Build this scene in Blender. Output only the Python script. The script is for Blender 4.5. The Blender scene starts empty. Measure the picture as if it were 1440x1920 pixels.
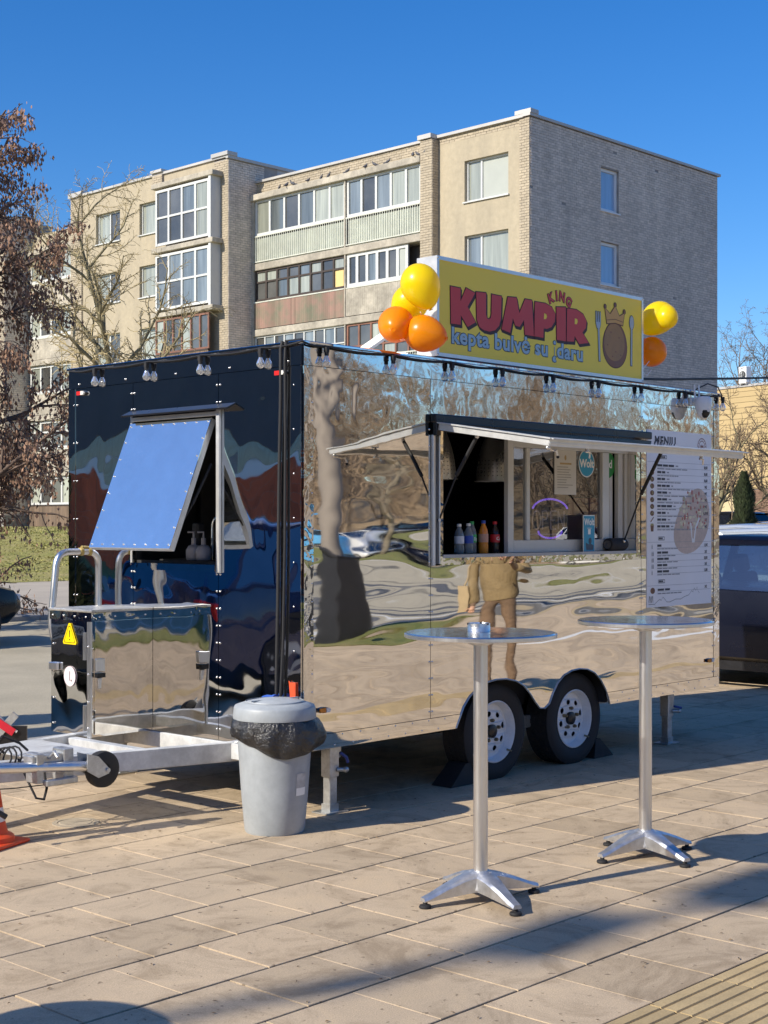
import bpy, bmesh, math, random
from math import radians as R, sin, cos, pi, sqrt, atan2
from mathutils import Vector as V, Matrix
from mathutils.geometry import tessellate_polygon

scene = bpy.context.scene
COL = scene.collection

# ------------------------------------------------------------ camera, sky, sun, exposure
CAM = V((-5.466, -5.679, 1.60))
YAW = R(42.9)                                   # viewing direction, counter-clockwise from +x
FWD = V((cos(YAW), sin(YAW), 0)); RGT = V((sin(YAW), -cos(YAW), 0))
cd = bpy.data.cameras.new('camera')
cam = bpy.data.objects.new('camera', cd); COL.objects.link(cam)
cam.location = CAM; cam.rotation_euler = (R(90), 0, YAW - R(90))
cd.sensor_fit = 'HORIZONTAL'; cd.sensor_width = 36; cd.lens = 36*2740/1440
cd.shift_y = 25/1440
cd.clip_start = 0.1; cd.clip_end = 2000
scene.camera = cam

SUN_EL = R(32.5); TO_SUN = (-0.976, 0.216)
world = bpy.data.worlds.new('World'); scene.world = world; world.use_nodes = True
wn = world.node_tree; wn.nodes.clear()
sky = wn.nodes.new('ShaderNodeTexSky'); sky.sky_type = 'NISHITA'; sky.sun_disc = False
sky.sun_elevation = SUN_EL; sky.sun_rotation = atan2(TO_SUN[0], TO_SUN[1]) % (2*pi)
sky.altitude = 100; sky.air_density = 1.0; sky.dust_density = 0.6; sky.ozone_density = 5.0
bg = wn.nodes.new('ShaderNodeBackground'); bg.inputs[1].default_value = 0.119
wo = wn.nodes.new('ShaderNodeOutputWorld')
hsv = wn.nodes.new('ShaderNodeHueSaturation'); hsv.inputs['Saturation'].default_value = 1.30; hsv.inputs['Hue'].default_value = 0.509
wn.links.new(sky.outputs[0], hsv.inputs['Color']); wn.links.new(hsv.outputs[0], bg.inputs[0]); wn.links.new(bg.outputs[0], wo.inputs[0])
sl = bpy.data.lights.new('sun', 'SUN'); sl.energy = 4.3; sl.angle = R(0.53); sl.color = (1.0, 0.93, 0.80)
sun = bpy.data.objects.new('sun', sl); COL.objects.link(sun)
sd = V((TO_SUN[0]*cos(SUN_EL), TO_SUN[1]*cos(SUN_EL), sin(SUN_EL)))
sun.rotation_euler = sd.to_track_quat('Z', 'Y').to_euler(); sun.location = (-20, 5, 20)
vs = scene.view_settings
vs.view_transform = 'Standard'; vs.look = 'None'; vs.exposure = 0.43; vs.gamma = 1; vs.use_curve_mapping = False
scene.render.engine = 'CYCLES'
scene.cycles.max_bounces = 10; scene.cycles.glossy_bounces = 6; scene.cycles.transparent_max_bounces = 12
scene.cycles.sample_clamp_indirect = 6.0
scene.cycles.blur_glossy = 1.0

# ------------------------------------------------------------ helpers
class MB:
    """collects shapes that are built as one mesh object"""
    def __init__(s): s.v = []; s.f = []; s.m = []; s.mi = 0
    def add(s, vs, fs):
        n = len(s.v); s.v += [tuple(q) for q in vs]
        s.f += [tuple(i+n for i in q) for q in fs]; s.m += [s.mi]*len(fs); return s
    def box(s, x0, x1, y0, y1, z0, z1):
        return s.add([(x0,y0,z0),(x1,y0,z0),(x1,y1,z0),(x0,y1,z0),(x0,y0,z1),(x1,y0,z1),(x1,y1,z1),(x0,y1,z1)],
              [(0,3,2,1),(4,5,6,7),(0,1,5,4),(1,2,6,5),(2,3,7,6),(3,0,4,7)])
    def obox(s, c, sz, M=None):
        hx, hy, hz = sz[0]/2, sz[1]/2, sz[2]/2; c = V(c)
        P = [V((a,b,d)) for d in (-hz,hz) for a,b in ((-hx,-hy),(hx,-hy),(hx,hy),(-hx,hy))]
        if M is not None: P = [M @ q for q in P]
        return s.add([c+q for q in P], [(0,3,2,1),(4,5,6,7),(0,1,5,4),(1,2,6,5),(2,3,7,6),(3,0,4,7)])
    def bar(s, a, b, w, h, up=(0,0,1)):
        a = V(a); b = V(b); d = b-a; L = d.length; d.normalize(); u = V(up)
        x = d.cross(u)
        if x.length < 1e-4: x = d.cross(V((1,0,0)))
        x.normalize(); z = x.cross(d)
        return s.obox((a+b)/2, (w, L, h), Matrix((x, d, z)).transposed())
    def tube(s, pts, r, n=8, cap=True):
        pts = [V(p) for p in pts]; rs = r if isinstance(r, (list, tuple)) else [r]*len(pts)
        base = len(s.v); prev = None; vs = []; fs = []
        for i, p in enumerate(pts):
            t = (pts[min(i+1, len(pts)-1)] - pts[max(i-1, 0)])
            if t.length < 1e-9: t = V((0,0,1))
            t.normalize()
            if prev is None:
                a = t.cross(V((0,0,1)))
                if a.length < 1e-3: a = t.cross(V((1,0,0)))
            else: a = prev - t*prev.dot(t)
            a.normalize(); prev = a; b = t.cross(a)
            for k in range(n):
                w = 2*pi*k/n; vs.append(p + (a*cos(w) + b*sin(w))*rs[i])
        for i in range(len(pts)-1):
            for k in range(n):
                k2 = (k+1) % n; fs.append((i*n+k, i*n+k2, (i+1)*n+k2, (i+1)*n+k))
        if cap and n > 2:
            fs.append(tuple(range(n-1, -1, -1))); fs.append(tuple((len(pts)-1)*n+k for k in range(n)))
        return s.add(vs, fs)
    def lathe(s, prof, n=24, c=(0,0,0), M=None, a0=0.0):
        """prof: (r, z) pairs, revolved about z, then M, then moved to c"""
        c = V(c); vs = []; fs = []
        for r, z in prof:
            for k in range(n):
                w = a0 + 2*pi*k/n; q = V((r*cos(w), r*sin(w), z)); vs.append(c + (M @ q if M is not None else q))
        for i in range(len(prof)-1):
            for k in range(n):
                k2 = (k+1) % n; fs.append((i*n+k, i*n+k2, (i+1)*n+k2, (i+1)*n+k))
        if prof[0][0] > 1e-4 and prof[0][0] < 0.9 and getattr(s, 'capl', False): fs.append(tuple(range(n-1,-1,-1)))
        return s.add(vs, fs)
    def sph(s, c, r, n=12, m=8, sz=1.0, M=None):
        return s.lathe([(max(r*sin(pi*i/m), 1e-5), -r*sz*cos(pi*i/m)) for i in range(m+1)], n, c, M)
    def poly(s, loops, f, depth):
        """loops: 2-D outlines (first outer, then holes); f maps (u, v, d) to 3-D; a slab from d=0 to d=depth"""
        flat = [p for l in loops for p in l]
        tri = tessellate_polygon([[V((p[0], p[1], 0)) for p in l] for l in loops])
        n = len(flat)
        top = [f(p[0], p[1], depth) for p in flat]
        if depth == 0: return s.add(top, [tuple(t) for t in tri])
        bot = [f(p[0], p[1], 0) for p in flat]
        fs = [tuple(t) for t in tri] + [tuple(n+i for i in reversed(t)) for t in tri]
        o = 0
        for l in loops:
            k = len(l)
            for i in range(k):
                j = (i+1) % k; fs.append((o+i, o+j, n+o+j, n+o+i))
            o += k
        return s.add(top+bot, fs)
    def build(s, name, mat, parent=None, smooth=None, bevel=0, loc=None, kind=None, label=None, cat=None, group=None, fix=False, seg=1):
        me = bpy.data.meshes.new(name); me.from_pydata(s.v, [], s.f)
        mats = mat if isinstance(mat, (list, tuple)) else [mat]
        for m in mats: me.materials.append(m)
        if len(mats) > 1: me.polygons.foreach_set('material_index', s.m)
        if bevel or fix:
            bm = bmesh.new(); bm.from_mesh(me)
            if fix: bmesh.ops.recalc_face_normals(bm, faces=bm.faces)
            if bevel:
                es = [e for e in bm.edges if len(e.link_faces) == 2 and e.calc_face_angle(0) > 0.5]
                bmesh.ops.bevel(bm, geom=es, offset=bevel, segments=seg, affect='EDGES', profile=0.5, clamp_overlap=True)
            bm.to_mesh(me); bm.free()
        if smooth is not None:
            me.polygons.foreach_set('use_smooth', [True]*len(me.polygons))
            if smooth < 180: me.set_sharp_from_angle(angle=R(smooth))
        me.update()
        o = bpy.data.objects.new(name, me); COL.objects.link(o)
        if parent is not None: o.parent = parent
        if loc is not None: o.location = loc
        tag(o, label, cat, group, kind)
        return o

def tag(o, label=None, cat=None, group=None, kind=None):
    if label: o['label'] = label
    if cat: o['category'] = cat
    if group: o['group'] = group
    if kind: o['kind'] = kind
    return o

def thing(name, label, cat, loc=(0,0,0), rz=0.0, group=None):
    o = bpy.data.objects.new(name, None); COL.objects.link(o)
    o.location = loc; o.rotation_euler = (0, 0, rz); o.empty_display_size = 0.2
    return tag(o, label, cat, group)

def dup(o, parent=None, loc=None, rz=None, label=None, scale=None):
    c = o.copy(); COL.objects.link(c)
    if parent is not None: c.parent = parent
    if loc is not None: c.location = loc
    if rz is not None: c.rotation_euler = (0, 0, rz)
    if scale is not None: c.scale = (scale,)*3
    if label: c['label'] = label
    for ch in list(o.children): dup(ch, c)
    return c

def inst(name, me, parent, loc, rot=None, scale=None, kind=None):
    o = bpy.data.objects.new(name, me); COL.objects.link(o); o.parent = parent; o.location = loc
    if rot: o.rotation_euler = rot
    if scale: o.scale = scale
    if kind: o['kind'] = kind
    return o

XZ = lambda y: (lambda u, w, d: (u, y - d, w))           # outline in x,z facing -y, thickness towards -y
YZ = lambda x: (lambda u, w, d: (x - d, u, w))           # outline in y,z facing -x
def rect(a, b, c, d): return [(a,c),(b,c),(b,d),(a,d)]
def circ(cx, cy, rx, ry=None, n=20, a0=0): return [(cx+rx*cos(a0+2*pi*k/n), cy+(ry or rx)*sin(a0+2*pi*k/n)) for k in range(n)]
RX = Matrix.Rotation(R(90), 3, 'X')                      # z axis -> -y
RYm = Matrix.Rotation(R(-90), 3, 'Y')                    # z axis -> -x

# ------------------------------------------------------------ materials
def nodes(name):
    m = bpy.data.materials.new(name); m.use_nodes = True
    nt = m.node_tree; b = nt.nodes['Principled BSDF']
    return m, nt, b, (lambda t, **k: mk(nt, t, k))
def mk(nt, t, k):
    n = nt.nodes.new('ShaderNode'+t)
    for a, v in k.items():
        if a.startswith('i_'): n.inputs[a[2:].replace('_', ' ')].default_value = v
        else: setattr(n, a, v)
    return n
def ramp(nt, fac, stops):
    r = nt.nodes.new('ShaderNodeValToRGB'); e = r.color_ramp.elements
    while len(e) < len(stops): e.new(0.5)
    for q, (p, c) in zip(e, stops): q.position = p; q.color = (*c, 1) if len(c) == 3 else c
    nt.links.new(fac, r.inputs[0]); return r.outputs[0]
def mixc(nt, a, b, fac, mode='MIX'):
    m = nt.nodes.new('ShaderNodeMix'); m.data_type = 'RGBA'; m.blend_type = mode
    for sock, val in ((m.inputs[0], fac), (m.inputs[6], a), (m.inputs[7], b)):
        if hasattr(val, 'is_linked'): nt.links.new(val, sock)
        elif isinstance(val, (int, float)): sock.default_value = val
        else: sock.default_value = (*val, 1)
    return m.outputs[2]
def noise(nt, scale, detail=4, rough=0.55, vec=None, stretch=None, dist=0.0):
    n = nt.nodes.new('ShaderNodeTexNoise'); n.inputs['Scale'].default_value = scale
    n.inputs['Detail'].default_value = detail; n.inputs['Roughness'].default_value = rough; n.inputs['Distortion'].default_value = dist
    if vec is None: vec = nt.nodes.new('ShaderNodeTexCoord').outputs['Object']
    if stretch:
        mp = nt.nodes.new('ShaderNodeMapping'); mp.inputs['Scale'].default_value = stretch
        nt.links.new(vec, mp.inputs['Vector']); vec = mp.outputs[0]
    nt.links.new(vec, n.inputs['Vector']); return n.outputs[0]
def bump(nt, b, h, dist, strength=1.0):
    n = nt.nodes.new('ShaderNodeBump'); n.inputs['Strength'].default_value = strength; n.inputs['Distance'].default_value = dist
    nt.links.new(h, n.inputs['Height']); nt.links.new(n.outputs[0], b.inputs['Normal']); return n

def M(name, col, rough=0.5, metal=0.0, var=0.12, scale=6.0, grain=None, bmp=None, pos=False, island=0.0, objr=0.0, emit=None, spec=None, coat=0.0, alpha=None, trans=0.0, stretch=None, col2=None):
    m, nt, b, N = nodes(name)
    c = None
    pv = N('NewGeometry').outputs['Position'] if pos else None
    n1 = noise(nt, scale, 5, 0.6, vec=pv, stretch=stretch)
    lo = col2 if col2 else tuple(x*(1-var*1.3) for x in col); hi = tuple(min(1, x*(1+var)) for x in col)
    c = ramp(nt, n1, [(0.3, lo), (0.7, hi)])
    if grain:
        g = noise(nt, grain[0], 3, 0.7, vec=pv)
        gc = ramp(nt, g, [(0.3, (1-grain[1],)*3), (0.7, (1+grain[1]*0.6,)*3)])
        c = mixc(nt, c, gc, 1.0, 'MULTIPLY')
    for amt, src in ((island, 'Geometry'), (objr, 'ObjectInfo')):
        if amt:
            g = N('NewGeometry') if src == 'Geometry' else N('ObjectInfo')
            o = g.outputs['Random Per Island'] if src == 'Geometry' else g.outputs['Random']
            rc = ramp(nt, o, [(0.0, (1-amt, 1-amt*1.05, 1-amt*1.15)), (0.5, (1,1,1)), (1.0, (1+amt*0.5, 1+amt*0.42, 1+amt*0.3))])
            c = mixc(nt, c, rc, 1.0, 'MULTIPLY')
    nt.links.new(c, b.inputs['Base Color'])
    rr = ramp(nt, n1, [(0.3, (max(0, rough*0.85),)*3), (0.7, (min(1, rough*1.15),)*3)])
    nt.links.new(rr, b.inputs['Roughness'])
    b.inputs['Metallic'].default_value = metal
    if spec is not None: b.inputs['Specular IOR Level'].default_value = spec
    if coat: b.inputs['Coat Weight'].default_value = coat; b.inputs['Coat Roughness'].default_value = 0.03
    if trans: b.inputs['Transmission Weight'].default_value = trans
    if emit: b.inputs['Emission Color'].default_value = (*emit[0], 1); b.inputs['Emission Strength'].default_value = emit[1]
    if bmp: bump(nt, b, noise(nt, bmp[0], 5, 0.65, vec=pv, stretch=stretch), bmp[1])
    return m

def mirror(name, col, waves, rough=0.015):
    """polished sheet steel: waves = [(scale, stretch, height_m, detail, distortion)]"""
    m, nt, b, N = nodes(name)
    tc = N('TexCoord').outputs['Object']
    tot = None
    for sc, st, h, det, di, *zr in waves:
        n = noise(nt, sc, det, 0.5, vec=tc, stretch=st, dist=di)
        mu = N('Math', operation='MULTIPLY'); nt.links.new(n, mu.inputs[0]); mu.inputs[1].default_value = h
        if zr:                                             # buckling that grows towards the riveted roof edge
            sp = N('SeparateXYZ'); nt.links.new(tc, sp.inputs[0]); mr = N('MapRange'); nt.links.new(sp.outputs[2], mr.inputs[0])
            mr.inputs[1].default_value, mr.inputs[2].default_value, mr.inputs[3].default_value, mr.inputs[4].default_value = zr[0][0], zr[0][1], 0.0, h
            nt.links.new(mr.outputs[0], mu.inputs[1])
        if tot is None: tot = mu.outputs[0]
        else:
            ad = N('Math', operation='ADD'); nt.links.new(tot, ad.inputs[0]); nt.links.new(mu.outputs[0], ad.inputs[1]); tot = ad.outputs[0]
    bump(nt, b, tot, 1.0)
    sm = noise(nt, 7, 6, 0.7, vec=tc)
    nt.links.new(ramp(nt, sm, [(0.35, tuple(x*0.93 for x in col)), (0.65, col)]), b.inputs['Base Color'])
    nt.links.new(ramp(nt, sm, [(0.4, (rough,)*3), (0.8, (rough*3,)*3)]), b.inputs['Roughness'])
    b.inputs['Metallic'].default_value = 1.0
    return m

def glass(name, tint, refl=0.12, rough=0.0):
    m, nt, b, N = nodes(name)
    nt.nodes.remove(b)
    t = N('BsdfTransparent'); t.inputs[0].default_value = (*tint, 1)
    g = N('BsdfGlossy'); g.inputs['Roughness'].default_value = rough; g.inputs[0].default_value = (0.95, 0.97, 1, 1)
    lw = N('LayerWeight'); lw.inputs[0].default_value = 0.35
    fr = N('MapRange'); nt.links.new(lw.outputs['Fresnel'], fr.inputs[0]); fr.inputs[3].default_value = refl; fr.inputs[4].default_value = 0.9
    mx = N('MixShader'); nt.links.new(fr.outputs[0], mx.inputs[0]); nt.links.new(t.outputs[0], mx.inputs[1]); nt.links.new(g.outputs[0], mx.inputs[2])
    nt.links.new(mx.outputs[0], nt.nodes['Material Output'].inputs[0])
    return m

STEEL_WAVES = [(1.0, (0.75, 1, 2.3), 0.0062, 0.0, 0.1), (2.4, (0.62, 1, 2.6), 0.0024, 0.0, 0.25), (5.0, (.6, 1, 2.0), 0.00065, 0.0, 0.4), (4, (1, 1, 1), 0.0034, 1.0, 0.7, (1.95, 2.35)), (11, (1, 1, 1), 0.0006, 0.0, 0.5, (2.0, 2.4))]
m_steel = mirror('mirror_steel', (0.90, 0.865, 0.80), STEEL_WAVES)
m_steel_top = mirror('mirror_steel_dimpled', (0.78, 0.75, 0.70), [(1.6, (1, 1, 1.2), 0.0036, 1, 0.5), (5, (1, 1, 1), 0.0011, 1, 0.6), (13, (1, 1, 1), 0.00035, 0, 0.4)])
m_steel_front = mirror('mirror_steel_front', (0.76, 0.76, 0.76), [(1.2, (1, 1.2, 1.5), 0.0085, 0, 0.4), (2.8, (1, 1.2, 1), 0.0045, 0, 0.8), (7, (1, 1, 1), 0.0004, 0, 0.4)])
m_steel_flat = mirror('mirror_steel_flat', (0.84, 0.90, 0.91), [(1.0, (1, 1, 1), 0.0004, 0, 0)])
m_steel_flat.node_tree.nodes['Principled BSDF'].inputs['Metallic'].default_value = 0.93
m_steel_box = mirror('mirror_steel_box', (0.84, 0.80, 0.74), [(1.6, (1, 1, 2.2), 0.0016, 0, 0.4), (3.5, (.8, 1, 1.8), 0.0009, 0, 0.5), (9, (1, 1, 1), 0.0001, 0, 0.4)])
m_trim = mirror('steel_trim', (0.80, 0.77, 0.72), [(9, (1, 1, 1), 0.0016, 1, 0.5), (22, (1, 1, 1), 0.0004, 1, 0.5)])
m_alu = M('aluminium_profile', (0.76, 0.76, 0.74), 0.36, 0.6, 0.06, 12)
m_alubr = M('brushed_aluminium', (0.80, 0.80, 0.80), 0.33, 1.0, 0.025, 30, stretch=(3, 3, 0.3))
m_cast = M('cast_aluminium', (0.62, 0.63, 0.65), 0.42, 0.85, 0.14, 25, bmp=(90, 0.0006))
m_galv = M('galvanised_steel', (0.55, 0.56, 0.56), 0.42, 0.8, 0.2, 14, grain=(60, 0.12))
m_whitemetal = M('pale_grey_paint', (0.62, 0.63, 0.63), 0.4, 0.1, 0.12, 5, grain=(14, 0.2))
m_black = M('black_rubber', (0.018, 0.018, 0.02), 0.7, 0, 0.2, 20, bmp=(60, 0.0008))
m_blackgloss = M('black_plastic', (0.012, 0.012, 0.014), 0.3, 0, 0.1, 10)
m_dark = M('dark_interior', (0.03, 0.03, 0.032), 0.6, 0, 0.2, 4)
m_rim = M('white_painted_rim', (0.78, 0.79, 0.80), 0.35, 0, 0.06, 12, grain=(60, 0.05))
m_tyre = M('tyre_rubber', (0.022, 0.022, 0.024), 0.75, 0, 0.25, 14, bmp=(80, 0.0008))
m_rivet = M('rivet_steel', (0.75, 0.74, 0.72), 0.25, 0.9, 0.05, 20)
m_whitepl = M('white_plastic', (0.80, 0.80, 0.78), 0.35, 0, 0.03, 8)
m_red = M('red_lens', (0.65, 0.03, 0.03), 0.15, 0, 0.1, 30)
m_clear = M('clear_lens', (0.75, 0.73, 0.70), 0.1, 0, 0.1, 60)
m_amber = M('amber_lens', (0.7, 0.22, 0.02), 0.15, 0, 0.1, 30)
def bulbglass():
    m = glass('bulb_glass', (0.97, 0.96, 0.94), 0.16); nt = m.node_tree; out = nt.nodes['Material Output']; src = out.inputs[0].links[0].from_socket
    d = mk(nt, 'BsdfTranslucent', {}); d.inputs[0].default_value = (.9, .88, .84, 1); d2 = mk(nt, 'BsdfDiffuse', {}); d2.inputs[0].default_value = (.9, .88, .84, 1)
    a = mk(nt, 'MixShader', {}); a.inputs[0].default_value = .5; nt.links.new(d.outputs[0], a.inputs[1]); nt.links.new(d2.outputs[0], a.inputs[2])
    b = mk(nt, 'MixShader', {}); b.inputs[0].default_value = .20; nt.links.new(src, b.inputs[1]); nt.links.new(a.outputs[0], b.inputs[2]); nt.links.new(b.outputs[0], out.inputs[0]); return m
m_bulb = bulbglass()
m_glass = glass('window_glass', (0.72, 0.75, 0.74), 0.22)
# ------------------------------------------------------------ ground, paving, road, lawn
def slabmat(name, **kw):
    m = M(name, (0.55, 0.425, 0.285), 0.85, 0, 0.07, 1.1, grain=(170, 0.24), bmp=(220, 0.0016), pos=True, **kw)
    nt = m.node_tree; b = nt.nodes['Principled BSDF']; src = b.inputs['Base Color'].links[0].from_socket
    pv = mk(nt, 'NewGeometry', {}).outputs['Position']
    st = ramp(nt, noise(nt, 2.6, 8, .72, vec=pv, dist=1.5), [(.36, (.72, .70, .67)), (.52, (1, 1, 1)), (.66, (1.06, 1.05, 1.02))])
    sp = ramp(nt, noise(nt, 24, 2, .5, vec=pv), [(.28, (.5, .48, .46)), (.33, (1, 1, 1))])
    c = mixc(nt, mixc(nt, src, st, 1.0, 'MULTIPLY'), sp, 1.0, 'MULTIPLY'); nt.links.new(c, b.inputs['Base Color']); return m
m_slab = slabmat('concrete_slab', objr=0.15)
m_slab2 = slabmat('concrete_slab_far', island=0.15)
m_joint = M('joint_sand', (0.10, 0.078, 0.055), 0.95, 0, 0.3, 8, grain=(120, 0.35), bmp=(120, 0.004))
m_tact = M('yellow_tactile_concrete', (0.50, 0.37, 0.19), 0.85, 0, 0.12, 5, grain=(140, 0.15), bmp=(200, 0.001), objr=0.12)
m_asph = M('asphalt', (0.47, 0.41, 0.295), 0.9, 0, 0.12, 0.8, grain=(90, 0.25), bmp=(120, 0.004))
m_walk = M('pale_pavement', (0.46, 0.40, 0.32), 0.9, 0, 0.10, 0.7, grain=(30, 0.12))
m_kerb = M('kerb_concrete', (0.36, 0.34, 0.31), 0.85, 0, 0.15, 3, grain=(80, 0.15))
m_paint = M('road_paint', (0.78, 0.77, 0.74), 0.7, 0, 0.08, 3, grain=(50, 0.15))
m_dirt = M('bare_soil', (0.20, 0.15, 0.10), 0.95, 0, 0.3, 2, grain=(40, 0.3))
def lawn_mat(name, cols):
    m, nt, b, N = nodes(name)
    a = noise(nt, 0.9, 6, 0.65); g = noise(nt, 9, 5, 0.75, stretch=(1, 1, 1)); f = noise(nt, 60, 3, 0.7)
    c = ramp(nt, a, [(0.32, cols[0]), (0.5, cols[1]), (0.68, cols[2])])
    c = mixc(nt, c, ramp(nt, g, [(0.3, (0.7,)*3), (0.7, (1.25,)*3)]), 1.0, 'MULTIPLY')
    c = mixc(nt, c, ramp(nt, f, [(0.3, (0.6,)*3), (0.7, (1.3,)*3)]), 1.0, 'MULTIPLY')
    nt.links.new(c, b.inputs['Base Color']); b.inputs['Roughness'].default_value = 0.95
    bump(nt, b, g, 0.08); return m
m_lawn = lawn_mat('spring_grass', [(0.25, 0.26, 0.06), (0.36, 0.33, 0.10), (0.46, 0.38, 0.17)])
m_verge = lawn_mat('verge_grass', [(0.14, 0.18, 0.03), (0.24, 0.24, 0.06), (0.36, 0.30, 0.12)])
m_hill = lawn_mat('leaf_litter_hill', [(0.30, 0.20, 0.10), (0.40, 0.28, 0.15), (0.46, 0.34, 0.19)])

def sstep(t): t = max(0, min(1, t)); return t*t*(3-2*t)
def depth_of(x, y): return (V((x, y, 0)) - CAM).dot(FWD)
def H(x, y): return 1.46*sstep((depth_of(x, y)-41)/17)

g = MB()
n = 44; S = 900.0
def warp(t): return (abs(t)**2.2)*(1 if t > 0 else -1)
pts = [[(20+S*warp(-1+2*i/n), 20+S*warp(-1+2*j/n)) for i in range(n+1)] for j in range(n+1)]
g.add([(x, y, H(x, y)-0.06) for row in pts for x, y in row], [(j*(n+1)+i, j*(n+1)+i+1, (j+1)*(n+1)+i+1, (j+1)*(n+1)+i) for j in range(n) for i in range(n)])
g.build('ground', m_dirt, kind='structure', smooth=180)

road = MB(); road.box(-70, 90, 3.75, 15.55, -0.05, -0.015); road.build('road', m_asph, kind='structure')
k = MB()
x = -40.0
while x < 44: k.box(x, x+0.99, 15.55, 15.70, -0.05, 0.07); x += 1.0
k.build('kerb', m_kerb, kind='structure', bevel=0.012)
w = MB(); w.box(-70, 90, 15.70, 28.6, -0.05, 0.055); w.build('pavement', m_walk, kind='structure')
# the thin kerb of the near paving
k = MB(); k.box(-16, 20, 3.60, 3.75, -0.05, 0.004); k.build('kerb', m_kerb, kind='structure', bevel=0.01)

# lawn that climbs to the apartment block
lw = MB(); nx, ny = 60, 44
vs_ = []
rg = random.Random(4)
for j in range(ny+1):
    for i in range(nx+1):
        x = -46 + 90*i/nx; y = 28.4 + 44*(j/ny)**1.4
        d = depth_of(x, y); z = H(x, y) + 0.06
        vs_.append((x, y, z + rg.uniform(-0.03, 0.03)*(1 if 0 < j else 0)))
lw.add(vs_, [(j*(nx+1)+i, j*(nx+1)+i+1, (j+1)*(nx+1)+i+1, (j+1)*(nx+1)+i) for j in range(ny) for i in range(nx)])
lawn = lw.build('lawn', m_lawn, kind='structure', smooth=180)
# grass blades where the lawn is in view
gb = MB()
m_blade = M('grass_blade', (0.26, 0.265, 0.08), 0.9, 0, 0.3, 1.2, island=0.3, col2=(0.34, 0.29, 0.12))
for i in range(5000):
    px = rg.uniform(-40, 160); d = 40.5 + 17*rg.random()**0.8
    p = CAM + FWD*d + RGT*((px-720)/2740*d)
    if p.y < 28.5: continue
    z = H(p.x, p.y)+0.05; a = rg.uniform(0, pi); h = rg.uniform(0.02, 0.06); ww = rg.uniform(0.02, 0.05)
    dx, dy = cos(a)*ww, sin(a)*ww
    gb.add([(p.x-dx, p.y-dy, z), (p.x+dx, p.y+dy, z), (p.x+rg.uniform(-.08,.08), p.y+rg.uniform(-.08,.08), z+h)], [(0,1,2)])
gb.build('grass', m_blade, kind='stuff', label='short tufts of grass over the lawn', cat='grass')

# paving of square slabs in half-bond rows, parallel to the trailer
PIT = 0.405; ROW = 0.41; Y0 = -1.365
sm = MB(); hs = PIT/2-0.0026; hr = ROW/2-0.0060; c_ = 0.0018
ring = lambda a, b, z: [(-a,-b,z),(a,-b,z),(a,b,z),(-a,b,z)]
sm.add(ring(hs,hr,-0.05)+ring(hs,hr,-c_)+ring(hs-c_,hr-c_,0.0),
       [(0,1,5,4),(1,2,6,5),(2,3,7,6),(3,0,4,7),(4,5,9,8),(5,6,10,9),(6,7,11,10),(7,4,8,11),(8,9,10,11)])
base = MB(); base.box(-16, 20, -9.2, 3.60, -0.09, -0.0065)
paving = base.build('paving', m_joint, kind='structure')
slab_me = bpy.data.meshes.new('slab'); slab_me.from_pydata(sm.v, [], sm.f); slab_me.materials.append(m_slab)
tac_rows = {-5: 1, -6: 1}
spots = []
for r in range(-19, 12):
    yc = Y0 + ROW*r + ROW/2
    if r in (-5,): continue
    off = 0.0 if r % 2 else PIT/2
    for q in range(-40, 50):
        xc = -2.68 + off + PIT*q + (PIT/2)
        if not (-15.5 < xc < 19.5 and -9.1 < yc < 3.45): continue
        v = V((xc, yc, 0)) - CAM; d = v.dot(FWD); lat = v.dot(RGT)
        inview = d > 3.5 and abs(lat/d) < 800/2740 and CAM.z/d*2740 < 990
        spots.append((d if inview else d+1000, xc, yc, inview))
spots.sort()
far = MB()
rs = random.Random(11)
for i, (d, xc, yc, iv) in enumerate(spots):
    z = rs.uniform(-0.0009, 0.0004)
    if iv and i < 290:
        o = inst('slab', slab_me, paving, (xc + rs.uniform(-.0012,.0012), yc + rs.uniform(-.0012,.0012), z), (rs.uniform(-.0012,.0012), rs.uniform(-.0012,.0012), rs.uniform(-.003,.003)))
    else:
        far.add([(a+xc, b+yc, e+z) for a, b, e in sm.v], sm.f)
far.build('slabs', m_slab2, paving, kind='stuff')
# ribbed tactile slabs
tm = MB(); tx, ty = 0.2, 0.205
tm.box(-tx+.003, tx-.003, -ty+.003, ty-.003, -0.05, -0.0035)
for q in range(7):
    yy = -ty + 0.03 + q*0.0583
    tm.add([(-tx+.004, yy-.0245, -.004), (tx-.004, yy-.0245, -.004), (tx-.004, yy-.021, .003), (-tx+.004, yy-.021, .003),
            (-tx+.004, yy+.021, .003), (tx-.004, yy+.021, .003), (tx-.004, yy+.0245, -.004), (-tx+.004, yy+.0245, -.004)],
           [(0,1,2,3), (3,2,5,4), (4,5,6,7), (0,3,4,7), (1,6,5,2)])
tac_me = bpy.data.meshes.new('tactile_slab'); tac_me.from_pydata(tm.v, [], tm.f); tac_me.materials.append(m_tact)
for q in range(-24, 46):
    inst('tactile_slab', tac_me, paving, (-1.9+0.4*q, Y0+ROW*-5+ROW/2, rs.uniform(-.002,.001)), (0, 0, rs.uniform(-.004,.004)))
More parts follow.
